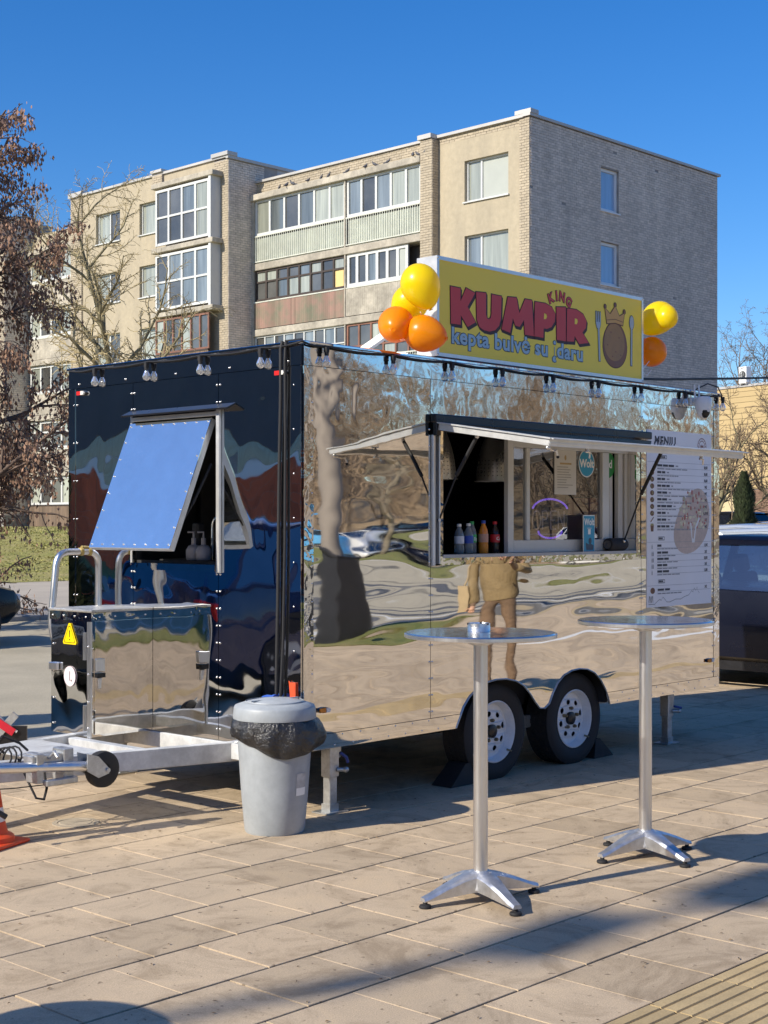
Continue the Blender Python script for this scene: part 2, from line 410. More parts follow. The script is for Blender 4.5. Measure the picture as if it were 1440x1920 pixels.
# round manhole cover in the paving and litter
mh = MB(); mh.lathe([(0, 0.004), (0.085, 0.005), (0.088, 0.002), (0.098, 0.002), (0.10, 0.005), (0.125, 0.004), (0.13, -0.02)], 32)
mh.build('manhole_cover', M('worn_concrete', (0.40, 0.34, 0.26), 0.8, 0, 0.15, 12, grain=(120, 0.2)), paving, loc=(-0.839, 0.883, 0), smooth=40)
lt = MB()
for i in range(130):
    px = rs.uniform(-20, 1460); py = rs.uniform(1420, 1930); d = 1.6*2740/(py-985)
    p = CAM + FWD*d + RGT*((px-720)/2740*d); a = rs.uniform(0, 6.28); s_ = rs.uniform(.002, .009)
    lt.add([(p.x+cos(a+b)*s_*e, p.y+sin(a+b)*s_*e, .003+q) for b, e, q in ((0, 1.5, .001), (1.7, .6, .004), (3.1, 1.3, 0), (4.6, .5, .002))], [(0,1,2,3)])
lt.build('leaf_litter', M('dry_litter', (0.22, 0.15, 0.08), 0.9, 0, 0.5, 30, island=0.6), kind='stuff', label='scattered bits of dry leaf litter on the paving', cat='litter')

# ---- the side the polished wall mirrors: verge, road, line, far verge, bank
v = MB(); v.box(-60, 11.6, -9.9, -8.15, -0.05, 0.03); v.build('grass_verge', m_verge, kind='structure')
v = MB(); v.box(11.6, 140, -9.6, -9.15, -0.05, 0.006); v.build('pavement', M('ochre_pavement', (0.50, 0.38, 0.21), 0.85, 0, .1, 1, grain=(60, .15)), kind='structure')
k = MB(); k.box(-60, 140, -10.1, -9.9, -0.05, 0.05); k.build('kerb', m_kerb, kind='structure')
v = MB(); v.box(-60, 200, -36, -10.1, -0.05, -0.02); v.build('road', m_asph, kind='structure')
v = MB()
for y, e in ((-12.6, .14), (-33.5, .2)): v.box(-60, 200, y-e, y+e, -0.02, -0.016)
v.build('road_line', m_paint, kind='structure')
v = MB()
for a, b, c, e in ((9.6, 16, -6.0, -5.55), (12.5, 17, -6.95, -6.5), (14, 19, -5.2, -4.75)): v.box(a, b, c, e, -0.01, 0.005)
v.build('crossing_stripes', m_paint, kind='structure')
m_tar = M('tar_seam', (.06,.06,.06), .7, 0, .2, 3); ts = MB(); rt = random.Random(12)
for i in range(26):
    x = rt.uniform(2, 30); y = -10.6 - 22*rt.random()**1.5; L_ = rt.uniform(4, 16); w_ = rt.uniform(.04, .13); P = []
    for k in range(9): P.append((x+L_*k/8, y + .25*sin(k*.9+i) + rt.uniform(-.08,.08)))
    for a, b in zip(P, P[1:]): ts.add([(a[0], a[1]-w_, -.014), (b[0], b[1]-w_, -.014), (b[0], b[1]+w_, -.014), (a[0], a[1]+w_, -.014)], [(0,1,2,3)])
ts.build('tar_seams', m_tar, kind='structure')
ts = MB()
for (x0, x1, y0, y1) in ((6, 30, -14.6, -13.4), (12, 40, -18.5, -17.2), (9, 22, -11.6, -10.8)): ts.box(x0, x1, y0, y1, -.03, -.0165)
ts.build('dark_asphalt_strips', M('dark_asphalt', (.10,.10,.105), .9, 0, .2, 1), kind='structure')  # darker strips lying along the mirrored road
v = MB(); v.box(-60, 200, -48, -36, -0.05, 0.04); v.build('grass_verge', m_verge, kind='structure')
v = MB(); v.box(-60, 200, -55.5, -48, -0.05, 0.0); v.build('road', m_asph, kind='structure')
# wooded bank
hb = MB(); nx, ny = 60, 26
def HB(x, y):
    t = (-55 - y)/60
    return 9.5*sstep(t)*(0.85+0.25*sin(x*0.05+1)) + 0.5*sin(x*0.13+y*0.1)*sstep(t*3)
hb.add([(-80+340*i/nx, -55-75*j/ny, HB(-80+340*i/nx, -55-75*j/ny)-0.02) for j in range(ny+1) for i in range(nx+1)],
       [(j*(nx+1)+i, (j+1)*(nx+1)+i, (j+1)*(nx+1)+i+1, j*(nx+1)+i+1) for j in range(ny) for i in range(nx)])
hb.build('hill', m_hill, kind='structure', smooth=180)

# ------------------------------------------------------------ trees
def skeleton(rg, p, d, L, r, lv, spec, out):
    """spec: dict of lists per level: seg, wander, up, kids, ratio, ang, kr"""
    n = spec['seg'][lv]; pts = [V(p)]; rad = [r]; d = V(d).normalized()
    for i in range(n):
        d = (d + V((rg.gauss(0,1), rg.gauss(0,1), rg.gauss(0,1)))*spec['wander'][lv] + V((0,0,spec['up'][lv]))).normalized()
        pts.append(pts[-1] + d*(L/n)); rad.append(r*(1-(1-spec['tip'][lv])*(i+1)/n))
    out.append((lv, pts, rad))
    if lv+1 >= len(spec['seg']): return
    k = spec['kids'][lv]; k = int(k*rg.uniform(0.8, 1.2)+0.5)
    t0 = spec['start'][lv]; az = rg.uniform(0, 6.28)
    for c in range(k):
        t = t0 + (1-t0)*(c+rg.random()*0.8)/k; f = min(t*n, n-1e-3); i = int(f); q = pts[i].lerp(pts[i+1], f-i)
        ax = (pts[i+1]-pts[i]).normalized(); az += 2.4+rg.uniform(-.5,.5)
        s_ = ax.cross(V((0.31,0.2,1))); s_ = s_.normalized() if s_.length > 1e-3 else V((1,0,0)); s2 = ax.cross(s_)
        an = spec['ang'][lv]*rg.uniform(0.7, 1.3)
        nd = ax*cos(an) + (s_*cos(az)+s2*sin(az))*sin(an)
        l2 = L*spec['ratio'][lv]*rg.uniform(0.65, 1.2)*(1-0.45*(t-t0)/(1-t0+1e-6))
        skeleton(rg, q, nd, l2, min(rad[i]*0.75, r*spec['kr'][lv]), lv+1, spec, out)
def tree_meshes(rg, h, r, spec, lean=(0,0,1)):
    out = []; skeleton(rg, (0,0,-0.2), lean, h, r, 0, spec, out)
    tr = MB(); tw = MB(); last = len(spec['seg'])-1
    for lv, pts, rad in out:
        if lv == 0: tr.tube(pts, rad, 9)
        elif lv < last: (tr if lv == 1 else tw).tube(pts, rad, 5 if lv == 1 else 4, cap=False)
        else: tw.tube(pts, [max(x, spec['minr']) for x in rad], 3, cap=False)
    return tr, tw, out

m_bark = M('grey_bark', (0.20, 0.165, 0.12), 0.95, 0, 0.3, 5, stretch=(3,3,0.6), bmp=(30, 0.01))
m_bark2 = M('olive_bark', (0.21, 0.18, 0.10), 0.95, 0, 0.35, 4, stretch=(2,2,0.5), bmp=(25, 0.01))
m_twig = M('brown_twigs', (0.19, 0.135, 0.085), 0.95, 0, 0.3, 0.6)
m_twig_y = M('yellowish_twigs', (0.40, 0.32, 0.17), 0.95, 0, 0.35, 0.5)
m_twig_d = M('dark_twigs', (0.15, 0.105, 0.08), 0.95, 0, 0.3, 0.8)
m_seed = M('dry_brown_seeds', (0.33, 0.20, 0.135), 0.85, 0, 0.4, 0.7, island=0.45)
BIRCH = dict(seg=[9,6,5,4], wander=[.05,.13,.2,.3], up=[.03,.09,-.02,-.14], kids=[23,12,11], start=[.25,.15,.1], ratio=[.40,.46,.40], ang=[.75,.7,.7], kr=[.42,.45,.5], tip=[.15,.2,.3,.5], minr=.006)
BARE = dict(seg=[8,6,5,3], wander=[.07,.16,.2,.25], up=[.02,.06,.04,.03], kids=[17,9,8], start=[.2,.2,.15], ratio=[.6,.5,.45], ang=[.8,.7,.7], kr=[.45,.5,.5], tip=[.2,.2,.3,.5], minr=.007)

def make_tree(name, seed, h, r, spec, mats, label, group, loc, lean=(0,0,1), cat='tree'):
    tr, tw, out = tree_meshes(random.Random(seed), h, r, spec, lean)
    t = thing(name, label, cat, loc, 0, group)
    tr.build('trunk', mats[0], t, smooth=180)
    tw.build('crown', mats[1], t, kind='stuff')
    return t, out

# slender birch in front of the flats
D = lambda px, d: CAM + FWD*d + RGT*((px-720)/2740*d)
p = D(243, 42)
make_tree('birch_tree', 5, 10.6, 0.18, BIRCH, (m_bark2, m_twig_y), 'slender bare birch with yellowish twigs behind the dark end of the trailer', None, (p.x, p.y, 0.0))
# tree full of hanging brown seed clusters at the left edge
SEEDT = dict(seg=[8,7,6,4], wander=[.08,.12,.18,.2], up=[.03,-.01,-.05,-.12], kids=[34,12,8], start=[.12,.15,.1], ratio=[.42,.45,.42], ang=[1.15,.75,.7], kr=[.4,.5,.5], tip=[.2,.25,.3,.5], minr=.006)
p = D(-165, 22)
t, out = make_tree('maple_tree', 21, 8.0, 0.15, SEEDT, (m_twig_d, m_twig_d), 'half bare tree hung with dry brown seed clusters at the left edge', None, (p.x, p.y, 0.0))
lf = MB(); rg = random.Random(8)
for lv, pts, rad in out:
    if lv < 2: continue
    for rep in range(14 if lv == 3 else 12):
        k_ = rg.uniform(0.15, 1)*(len(pts)-1); i = min(int(k_), len(pts)-2); q = pts[i].lerp(pts[i+1], k_-i)
        q = q + V((rg.gauss(0,.06), rg.gauss(0,.06), rg.uniform(-.16,.02)))
        l = rg.uniform(.045, .095); w_ = l*rg.uniform(.2, .34); a = rg.uniform(0, 6.28); tl = rg.uniform(-.45, .45)
        s_ = V((cos(a), sin(a), 0))*w_; dn = V((sin(a)*tl, -cos(a)*tl, -1)).normalized()*l
        lf.add([q, q+dn*.5+s_, q+dn, q+dn*.5-s_], [(0,1,2,3)])
lf.build('seed_clusters', m_seed, t, kind='stuff')
print('seed leaves', len(lf.f))
# bare trees at the right, in front of the yellow house
for i, (px, d, h, sd, lean, lab) in enumerate([(1318, 42, 4.6, 31, (.16,-.14,1), 'bare spreading tree beside the far corner of the trailer, before the yellow house'),
                                     (1490, 46, 5.0, 33, (-.1,.1,1), 'bare tree reaching in from the right edge before the yellow house')]):
    p = D(px, d)
    make_tree('bare_tree', sd, h, 0.11, BARE, (m_bark2, m_twig), lab, 'bare trees before the yellow house', (p.x, p.y, H(p.x,p.y)), lean)
FARB = dict(BIRCH, minr=.016, kids=[18,8,7])
for i, (px, d, h, sd, lab) in enumerate([(1369, 150, 19.2, 41, 'hazy bare birch beyond the left end of the yellow roof'), (1425, 150, 19.0, 42, 'hazy bare tree right behind the roof cooler of the yellow house'), (1452, 150, 20, 43, 'hazy bare tree beyond the yellow roof at the right edge')]):
    p = D(px, d); make_tree('birch_tree', sd, h, 0.2, FARB, (m_twig, m_twig), lab, 'far trees beyond the yellow roof', (p.x, p.y, H(p.x,p.y)))
# dark thuja among the parked cars
p = D(1395, 34)
t = thing('thuja', 'dark green conical thuja standing behind the parked cars', 'shrub', (p.x, p.y, 0.35))
st = MB(); st.tube([(0,0,-.3),(0,0,2.2)], [.06,.02], 7); st.build('trunk', m_bark, t)
th = MB(); rg = random.Random(3)
for i in range(9000):
    z = rg.random()**0.8*2.45; rr = (0.62*(1-z/2.5)**0.75+0.02)*(0.85+0.2*sin(z*7+rg.uniform(0,.6)))*rg.uniform(.45,1.06)**.5
    a = rg.uniform(0, 6.28); q = V((rr*cos(a), rr*sin(a), z)); l = rg.uniform(.05,.11); up = V((cos(a)*.5, sin(a)*.5, rg.uniform(.5,1.2))).normalized()*l
    s_ = V((-sin(a), cos(a), rg.uniform(-.5,.5)))*l*.28
    th.add([q-s_, q+s_, q+up], [(0,1,2)])
th.build('foliage', M('thuja_green', (0.045, 0.062, 0.022), 0.9, 0, 0.4, 2, island=0.5), t, kind='stuff')
th_o = t
for x, y, lab in ((-1.35, 4.55, 'added evergreen shrub outside the frame beside the drawbar, there only for its shadow'), (-1.45, 5.4, 'second evergreen shrub added outside the frame for its shadow, further from the drawbar')):
    o = dup(th_o, None, (x, y, -.05), x*3, lab); o.scale = (1.15, 1.15, .98); o['group'] = 'added shrubs outside the frame'  # unseen copies of the thuja, added to shade the asphalt behind the drawbar
# mirrored wood and street trees
rg = random.Random(77)
WOOD = dict(seg=[5,4,3], wander=[.06,.16,.2], up=[.03,.12,.06], kids=[26,14], start=[.22,.12], ratio=[.30,.5], ang=[.75,.7], kr=[.4,.5], tip=[.2,.25,.5], minr=.022)
protos = []
for s_ in range(4):
    out = []; skeleton(random.Random(100+s_), (0,0,-.3), (0,0,1), 12.5, .18, 0, WOOD, out)
    mb = MB()
    for lv, pts, rad in out: mb.tube(pts, [max(x, .02) for x in rad], 5 if lv == 0 else 3, cap=False)
    protos.append(mb)
wd = MB()
for i in range(230):
    x = rg.uniform(-5, 200); y = -56.5 - 55*rg.random()**1.3; z = HB(x, y); s_ = rg.uniform(.7, 1.15); a = rg.uniform(0, 6.28)
    pr = protos[rg.randrange(4)]; ca, sa = cos(a)*s_, sin(a)*s_
    wd.add([(x+vx*ca-vy*sa, y+vx*sa+vy*ca, z+vz*s_) for vx, vy, vz in pr.v], pr.f)
wd.build('wood', M('wood_bark', (0.25, 0.185, 0.13), 0.95, 0, 0.35, 0.25, island=0.4), kind='stuff', label='bare brown wood on the bank across the road', cat='wood')
print('wood faces', len(wd.f))
pl = thing('notice_pillar', 'round grey pillar with a black cabinet at its foot, mirrored in the steel wall', 'pillar', (9.5, -9.3, 0))
q = MB(); q.lathe([(.001,-.05),(.20,-.05),(.20,6.5),(.001,6.5)], 32, (.05, -.05, 0)); q.build('column', M('grey_pillar', (.23,.20,.175), .7, 0, .08, 1.2), pl, smooth=40)
q = MB(); q.box(-.34,.28,.05,.42,0,1.18); q.box(-.36,.30,.03,.44,1.18,1.22); q.build('cabinet', M('black_cabinet', (.02,.02,.025), .35), pl, bevel=.01)
for i, (x, y, lab) in enumerate([(49, -44, 'bare street tree on the far verge, nearest the column'), (58.5, -47, 'bare street tree on the far verge behind the parked white car'), (72, -46, 'bare street tree at the far end of the verge')]):
    if i == 0: tA, _ = make_tree('street_tree', 62, 9.0, 0.2, dict(BARE, minr=.014, kids=[12,7,6]), (m_bark, m_twig), lab, 'street trees on the far verge', (x, y, 0))
    else: dup(tA, None, (x, y, 0), i*1.7, lab)
# ------------------------------------------------------------ apartment block
m_brick = M('grey_silicate_brick', (0.72, 0.62, 0.52), 0.9, 0, 0.13, 0.8, stretch=(1,1,.3), grain=(6, 0.16), island=0.14)
m_brickw = M('cream_silicate_brick', (0.44, 0.37, 0.27), 0.9, 0, 0.10, 0.6, grain=(8, 0.10), island=0.12)
m_mortar = M('dark_mortar', (0.34, 0.31, 0.28), 0.95, 0, 0.25, 1.5)
m_plaster = M('cream_plaster', (0.425, 0.36, 0.255), 0.9, 0, 0.10, 0.8, stretch=(1.4,1.4,.35), grain=(5, 0.10), bmp=(30, 0.004))
m_conc = M('weathered_concrete', (0.43, 0.385, 0.31), 0.9, 0, 0.28, 0.9, grain=(6, 0.2))
m_coping = M('metal_coping', (0.50, 0.475, 0.44), 0.5, 0.2, 0.08, 0.5)
m_wframe = M('white_window_frame', (0.60, 0.60, 0.575), 0.4, 0, 0.03, 3)
m_bframe = M('dark_brown_frame', (0.05, 0.035, 0.028), 0.6, 0, 0.25, 4)
m_rframe = M('red_brown_frame', (0.22, 0.10, 0.065), 0.6, 0, 0.25, 3)
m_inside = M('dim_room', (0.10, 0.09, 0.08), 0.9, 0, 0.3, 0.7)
m_pane = M('window_pane', (0.10, 0.10, 0.095), 0.04, 0, 0.3, 0.6, spec=1.0, objr=0.4)
m_pane_c = M('curtained_pane', (0.34, 0.36, 0.31), 0.06, 0, 0.2, 1.2, spec=1.0, objr=0.35, stretch=(5,5,.3))
m_pane_b = M('blue_pane', (0.17, 0.20, 0.22), 0.05, 0, 0.3, 0.8, spec=1.0, objr=0.4, stretch=(4,4,.3))
m_rail = M('pale_railing', (0.58, 0.58, 0.50), 0.6, 0, 0.12, 2)
m_slat = M('pale_green_sheet', (0.50, 0.53, 0.45), 0.7, 0, 0.15, 1.5, island=.15)
m_brownwood = M('brown_cladding', (0.17, 0.12, 0.085), 0.85, 0, 0.3, 2, stretch=(4,4,.4), island=.25)
m_redsheet = M('faded_red_sheet', (0.25, 0.13, 0.11), 0.8, 0, 0.45, 1.1, island=.2, col2=(0.16, 0.17, 0.11))
m_blind = M('pale_blind', (0.40, 0.42, 0.38), 0.7, 0, 0.05, 2)
m_pane_g = M('curtain_sky_pane', (0.30, 0.44, 0.62), 0.06, 0, 0.12, 1.2, spec=1.0, stretch=(4,4,.3)); m_gframe = M('bright_white_frame', (0.82, 0.82, 0.82), 0.4, 0, 0.02, 3)  # gable pane: curtain colour with the blue sky reflection painted in
m_yellowb = M('yellow_blind', (0.70, 0.52, 0.22), 0.7, 0, 0.05, 2)

BO = V((36.726, 26.334, 0)); BR = R(-1.0)
block = thing('apartment_building', 'five storey cream and grey brick apartment block with glazed balconies', 'building', BO, BR)
rb = random.Random(19)

def brickwork(mb, f, u0, u1, z0, z1, holes=(), bl=0.262, bh=0.099):
    """f(u, d, z): d is the distance out of the wall"""
    z = z0; row = 0
    while z < z1-0.03:
        u = u0 - (bl/2 if row % 2 else 0); zt = min(z+bh-0.014, z1)
        while u < u1:
            a, b = max(u, u0)+.005, min(u+bl, u1)-.007
            if b-a > 0.03:
                ca, cb = [(a, b)], []
                for (h0, h1, k0, k1) in holes:
                    if zt > k0 and z < k1:
                        nxt = []
                        for (s0, s1) in ca:
                            if s1 <= h0 or s0 >= h1: nxt.append((s0, s1))
                            else:
                                if s0 < h0-.02: nxt.append((s0, h0))
                                if s1 > h1+.02: nxt.append((h1, s1))
                        ca = nxt
                for (s0, s1) in ca:
                    d = 0.012 + rb.uniform(0, .008) + (rb.uniform(-.03, 0) if rb.random() < .003 else 0)
                    q = [f(s0,0,z), f(s1,0,z), f(s1,0,zt), f(s0,0,zt), f(s0,d,z), f(s1,d,z), f(s1,d,zt), f(s0,d,zt)]
                    mb.add(q, [(4,5,6,7), (0,1,5,4), (1,2,6,5), (2,3,7,6), (3,0,4,7)])
            u += bl
        z += bh; row += 1

def window(par, f, u0, u1, z0, z1, mulls=(0.5,), trans=(), fm=None, pm=None, rec=0.09, fw=0.07, sill=True, name='window', open_=None):
    """f(u, d, z); frame set back by rec, panes behind it as sub-parts"""
    fm = fm or m_wframe; w = MB()
    def slab(a, b, c, e, d0, d1): 
        P = [f(a,d0,c), f(b,d0,c), f(b,d0,e), f(a,d0,e), f(a,d1,c), f(b,d1,c), f(b,d1,e), f(a,d1,e)]
        w.add(P, [(0,3,2,1),(4,5,6,7),(0,1,5,4),(1,2,6,5),(2,3,7,6),(3,0,4,7)])
    dF, dB = -rec, -rec-0.07
    us = [u0] + [u0+(u1-u0)*m for m in mulls] + [u1]
    slab(u0, u1, z0, z0+fw, dB, dF); slab(u0, u1, z1-fw, z1, dB, dF)
    slab(u0, u0+fw, z0+fw, z1-fw, dB, dF); slab(u1-fw, u1, z0+fw, z1-fw, dB, dF)
    for u in us[1:-1]: slab(u-fw*.55, u+fw*.55, z0+fw, z1-fw, dB+.002, dF-.002)
    zs = [z0] + [z0+(z1-z0)*t for t in trans] + [z1]
    for t in zs[1:-1]:
        for a, b in zip(us, us[1:]): slab(a+fw*.56, b-fw*.56, t-fw*.4, t+fw*.4, dB+.004, dF-.004)
    if sill: slab(u0-.05, u1+.05, z0-.05, z0-.004, -rec, 0.07)
    o = w.build(name, fm, par)
    k = 0
    for a, b in zip(us, us[1:]):
        for c, e in zip(zs, zs[1:]):
            q = MB(); d = -rec-.05 - rb.uniform(0,.006); tl = rb.uniform(-.004,.004)
            q.add([f(a+.02,d,c+.02), f(b-.02,d+tl,c+.02), f(b-.02,d+tl,e-.02), f(a+.02,d,e-.02)], [(0,1,2,3)])
            mm = pm[k % len(pm)] if pm else rb.choice([m_pane, m_pane, m_pane_c, m_pane_b])
            q.build('pane', mm, o); k += 1
    return o

# frames of reference: facade (u along the block, to the left; out is -X), end wall (u along X; out is -Y)
def FA(X): return lambda u, d, z: (X-d, u, z)
EN = lambda u, d, z: (u, -d, z)
ZB = 0.4
levels = [15.62-2.82*k for k in range(6)]          # undersides of the floors, top first

w = MB()                                            # walls behind the brickwork
w.box(0.42, 12.76, 0.42, 33, ZB, 16.35)             # core
core = w.build('wall', m_mortar, block)
w = MB()
# cream wall with window openings, X=0 plane, by 0.47..4.43
def wall_with_holes(mb, f, u0, u1, z0, z1, holes, th=0.4):
    us = sorted({u0, u1, *[h[0] for h in holes], *[h[1] for h in holes]}); zs = sorted({z0, z1, *[h[2] for h in holes], *[h[3] for h in holes]})
    for a, b in zip(us, us[1:]):
        c = z0
        runs = []
        for p, q in zip(zs, zs[1:]):
            hole = any(h[0] <= a+1e-6 and h[1] >= b-1e-6 and h[2] <= p+1e-6 and h[3] >= q-1e-6 for h in holes)
            if not hole:
                if runs and abs(runs[-1][1]-p) < 1e-6: runs[-1][1] = q
                else: runs.append([p, q])
        for p, q in runs:
            P = [f(a,-th,p), f(b,-th,p), f(b,-th,q), f(a,-th,q), f(a,0,p), f(b,0,p), f(b,0,q), f(a,0,q)]
            mb.add(P, [(0,3,2,1),(4,5,6,7),(0,1,5,4),(1,2,6,5),(2,3,7,6),(3,0,4,7)])
hE = [(1.01, 3.12, 13.72-2.82*k, 15.27-2.82*k) for k in range(5)]
wall_with_holes(w, FA(0.0), 0.47, 4.43, ZB, 16.1, hE)
w.build('wall', m_plaster, block, fix=True)
for i, (a, b, c, e) in enumerate(hE):
    window(block, FA(0.0), a, b, c, e, (0.66,), rec=0.14, pm=[[m_blind, m_pane_c], [m_pane_c, m_pane_b]][i % 2] )
# end wall
hN = [(4.33, 5.53, 13.66-2.83*k, 15.30-2.83*k) for k in range(5)]
w = MB(); wall_with_holes(w, EN, 0.42, 12.76, ZB, 16.35, hN, 0.3); w.build('wall', m_mortar, block, fix=True)
bwk = MB(); brickwork(bwk, EN, 0.02, 12.74, 1.0, 16.35, hN); bwk.build('brickwork', m_brick, block, kind='stuff')
for i, (a, b, c, e) in enumerate(hN): window(block, EN, a, b, c, e, (), rec=0.10, fw=0.11, pm=[m_pane_g], fm=m_gframe)
# pilasters of paler brick
w = MB(); w.box(-0.03, 0.42, 0.0, 0.47, ZB, 16.35); w.box(-0.36, 0.42, 4.43, 5.04, ZB, 16.3)
w.build('pilaster', m_mortar, block)
bwk = MB(); brickwork(bwk, FA(-0.03), 0.0, 0.47, 1.0, 16.33, bl=.235); brickwork(bwk, FA(-0.36), 4.43, 5.04, 1.0, 16.28, bl=.305)
brickwork(bwk, lambda u, d, z: (u, 4.43-d, z), -0.35, 0.0, 1.0, 16.28, bl=.35)
brickwork(bwk, FA(0.01), 0.47, 4.43, 16.1, 16.35); brickwork(bwk, FA(0.0), 5.04, 14.9, 15.95, 16.32)
bwk.build('brickwork', m_brickw, block, kind='stuff')
w = MB(); w.box(0.0, 0.42, 5.04, 14.93, 15.62, 16.32); w.build('parapet', m_plaster, block)
# roof edge
w = MB()
w.box(-0.12, 12.9, -0.09, 0.25, 16.37, 16.47); w.box(-0.12, 0.35, 0.25, 4.43, 16.35, 16.46); w.box(-0.45, 0.35, 4.43, 5.12, 16.33, 16.50); w.box(-0.12, 0.35, -0.12, 0.62, 16.47, 16.62)
w.box(-0.10, 0.35, 5.12, 14.9, 16.33, 16.43); w.box(12.5, 12.9, 0.25, 33, 16.36, 16.46)
w.build('roof_coping', m_coping, block)
w = MB(); w.box(0.3, 12.5, 0.25, 33, 16.3, 16.36); w.build('roof', m_mortar, block)
w = MB(); w.box(1.2, 2.62, 14.97, 26.4, 16.0, 17.15); w.box(.4, 1.2, 14.96, 15.0, 16.4, 17.14); w.build('wall', M('grey_render', (0.50, 0.50, 0.50), 0.85, 0, .1, .5), block)

# loggias by 5.04..14.9
def loggia_slab(X, u0, u1, z0, z1, mat=m_conc): 
    b_ = MB(); b_.box(X, 0.42 if X < .3 else X+1, u0, u1, z0, z1); return b_.build('balcony_slab', mat, block, bevel=.02)
for k, z in enumerate(levels):
    h = 0.28
    if k == 0: loggia_slab(-0.42, 5.04, 14.9, z-.12, z+.14)
    else: loggia_slab(-0.33, 5.04, 14.9, z-.30, z)
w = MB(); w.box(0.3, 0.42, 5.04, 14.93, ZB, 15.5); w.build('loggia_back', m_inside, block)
def balustrade(X, u0, u1, z0, z1, kind):
    r_ = MB()
    r_.box(X-.02, X+.02, u0, u1, z1-.05, z1)
    if kind == 'bars':
        r_.box(X-.02, X+.02, u0, u1, z0+.05, z0+.09); u = u0
        while u < u1: r_.box(X-.012, X+.012, u, u+.025, z0+.09, z1-.05); u += .125
        o = r_.build('railing', m_rail, block)
        q = MB(); u = u0+.03
        while u < u1-.2: q.box(X+.05, X+.07, u, u+.55, z0+.02, z1-.12); u += .56
        q.build('sheet', m_slat, o)
    else:
        m_ = {'red': m_redsheet, 'pale': m_conc, 'wood': m_brownwood}[kind]
        o = r_.build('railing', m_rail if kind != 'wood' else m_bframe, block); u = u0; q = MB()
        while u < u1-.02: q.box(X, X+.03+rb.uniform(0,.012), u, min(u+.115, u1), z0+.03, z1-.06); u += .12
        q.build('cladding', m_, o, kind='stuff')
XL = -0.30
fL = FA(XL)
sp = [(5.10, 9.15), (9.25, 14.75)]
kinds = [('bars', 'bars'), ('pale', 'red'), ('bars', 'pale'), ('pale', 'wood'), ('wood', 'pale')]
for k in range(5):
    zf = levels[k+1]; zc = levels[k]-.30 if k else levels[0]-.12
    zr = zf+1.18
    for j, (a, b) in enumerate(sp):
        balustrade(XL, a, b, zf, zr, kinds[k][j])
        nb = 5 if j == 0 else 6
        mm = [i/nb for i in range(1, nb)]
        if k == 0: window(block, fL, a, b, zr+.02, zc, mm, rec=.06, fw=.1, sill=False, name='balcony_glazing', pm=[m_pane_c, m_pane_c, m_pane_b, m_pane, m_pane_b, m_pane_c])
        elif k == 1 and j == 1: window(block, fL, a, b, zr+.02, zc, [i/8 for i in range(1, 8)], (0.62,), fm=m_bframe, rec=.06, fw=.09, sill=False, name='balcony_glazing', pm=[m_yellowb, m_pane_c, m_pane, m_pane, m_pane, m_pane_c, m_pane_c, m_pane_b, m_pane_c, m_pane, m_pane_b, m_pane, m_pane, m_pane_c, m_pane, m_pane_c])
        elif k == 1: window(block, fL, a+.7, b, zr+.02, zc, [i/6 for i in range(1, 6)], rec=.06, fw=.13, sill=False, name='balcony_glazing', pm=[m_blind, m_pane, m_pane, m_pane_b, m_pane, m_pane])
        elif k == 2 and j == 0: window(block, fL, a, b, zf+.5, zc, [i/6 for i in range(1, 6)], (.55,), fm=m_rframe, rec=.05, fw=.08, sill=False, name='balcony_glazing', pm=[m_pane, m_pane_c, m_pane])
        else: window(block, fL, a, b, zr-.4, zc, [i/9 for i in range(1, 9)], (.6,), rec=.06, fw=.06, sill=False, name='balcony_glazing', pm=[m_pane_c, m_pane, m_pane_c, m_pane_b])
    q = MB(); q.box(XL-.02, .3, 9.17, 9.23, zf, zc); q.build('divider', m_conc, block); q = MB(); q.box(XL-.01, .3, 14.77, 14.92, zf, zc); q.build('divider', m_conc, block)

# raised block P with bays: by 14.93..26.5, front X=-1.6
XP = -1.6; PZ = [14.72-2.83*k for k in range(5)]
hP = [(19.9, 21.15, z, z+1.42) for z in PZ] + [(22.63, 24.52, z+.02, z+1.42) for z in PZ]
w = MB(); wall_with_holes(w, FA(XP), 15.85, 25.6, 0.6, 17.2, hP, .35); w.build('wall', m_plaster, block, fix=True)
w = MB(); w.box(XP+.35, 1.2, 14.95, 26.5, .6, 17.15); w.box(XP, XP+.35, 14.93, 15.85, .6, 17.15); w.box(XP-.06, XP+.35, 25.6, 26.5, .6, 17.2); w.box(XP-.1, XP+.02, 19.35, 20.05, 16.65, 17.25)
w.build('wall', m_mortar, block)
bwk = MB(); brickwork(bwk, lambda u, d, z: (u, 14.93-d, z), XP, 0.42, 1.0, 17.1); bwk.build('brickwork', m_brick, block, kind='stuff')
bwk = MB(); brickwork(bwk, FA(XP), 14.93, 15.85, 1.0, 17.1, bl=.23); brickwork(bwk, FA(XP-.06), 25.6, 26.5, 1.0, 17.15, bl=.225); brickwork(bwk, FA(XP-.1), 19.35, 20.05, 16.7, 17.2)
brickwork(bwk, lambda u, d, z: (u, 25.6-d, z), XP-.05, XP, 1.0, 17.1, bl=.3)
bwk.build('brickwork', m_brickw, block, kind='stuff')
w = MB(); w.box(XP-.09, 2.7, 14.84, 15.0, 17.15, 17.28); w.box(XP-.09, XP+.4, 15.0, 25.5, 17.2, 17.3); w.box(XP-.16, XP+.4, 14.8, 15.9, 17.28, 17.44); w.box(XP-.2, XP+.4, 19.3, 20.1, 17.3, 17.42); w.box(XP-.16, XP+.4, 25.5, 26.6, 17.2, 17.42)
w.build('roof_coping', m_coping, block)
for i, (a, b, c, e) in enumerate(hP): window(block, FA(XP), a, b, c, e, (.5,) if i > 4 else (.18,), rec=.14, pm=[m_pane_b, m_pane_c] if i < 5 else [m_pane, m_pane_c])
XB = -2.15
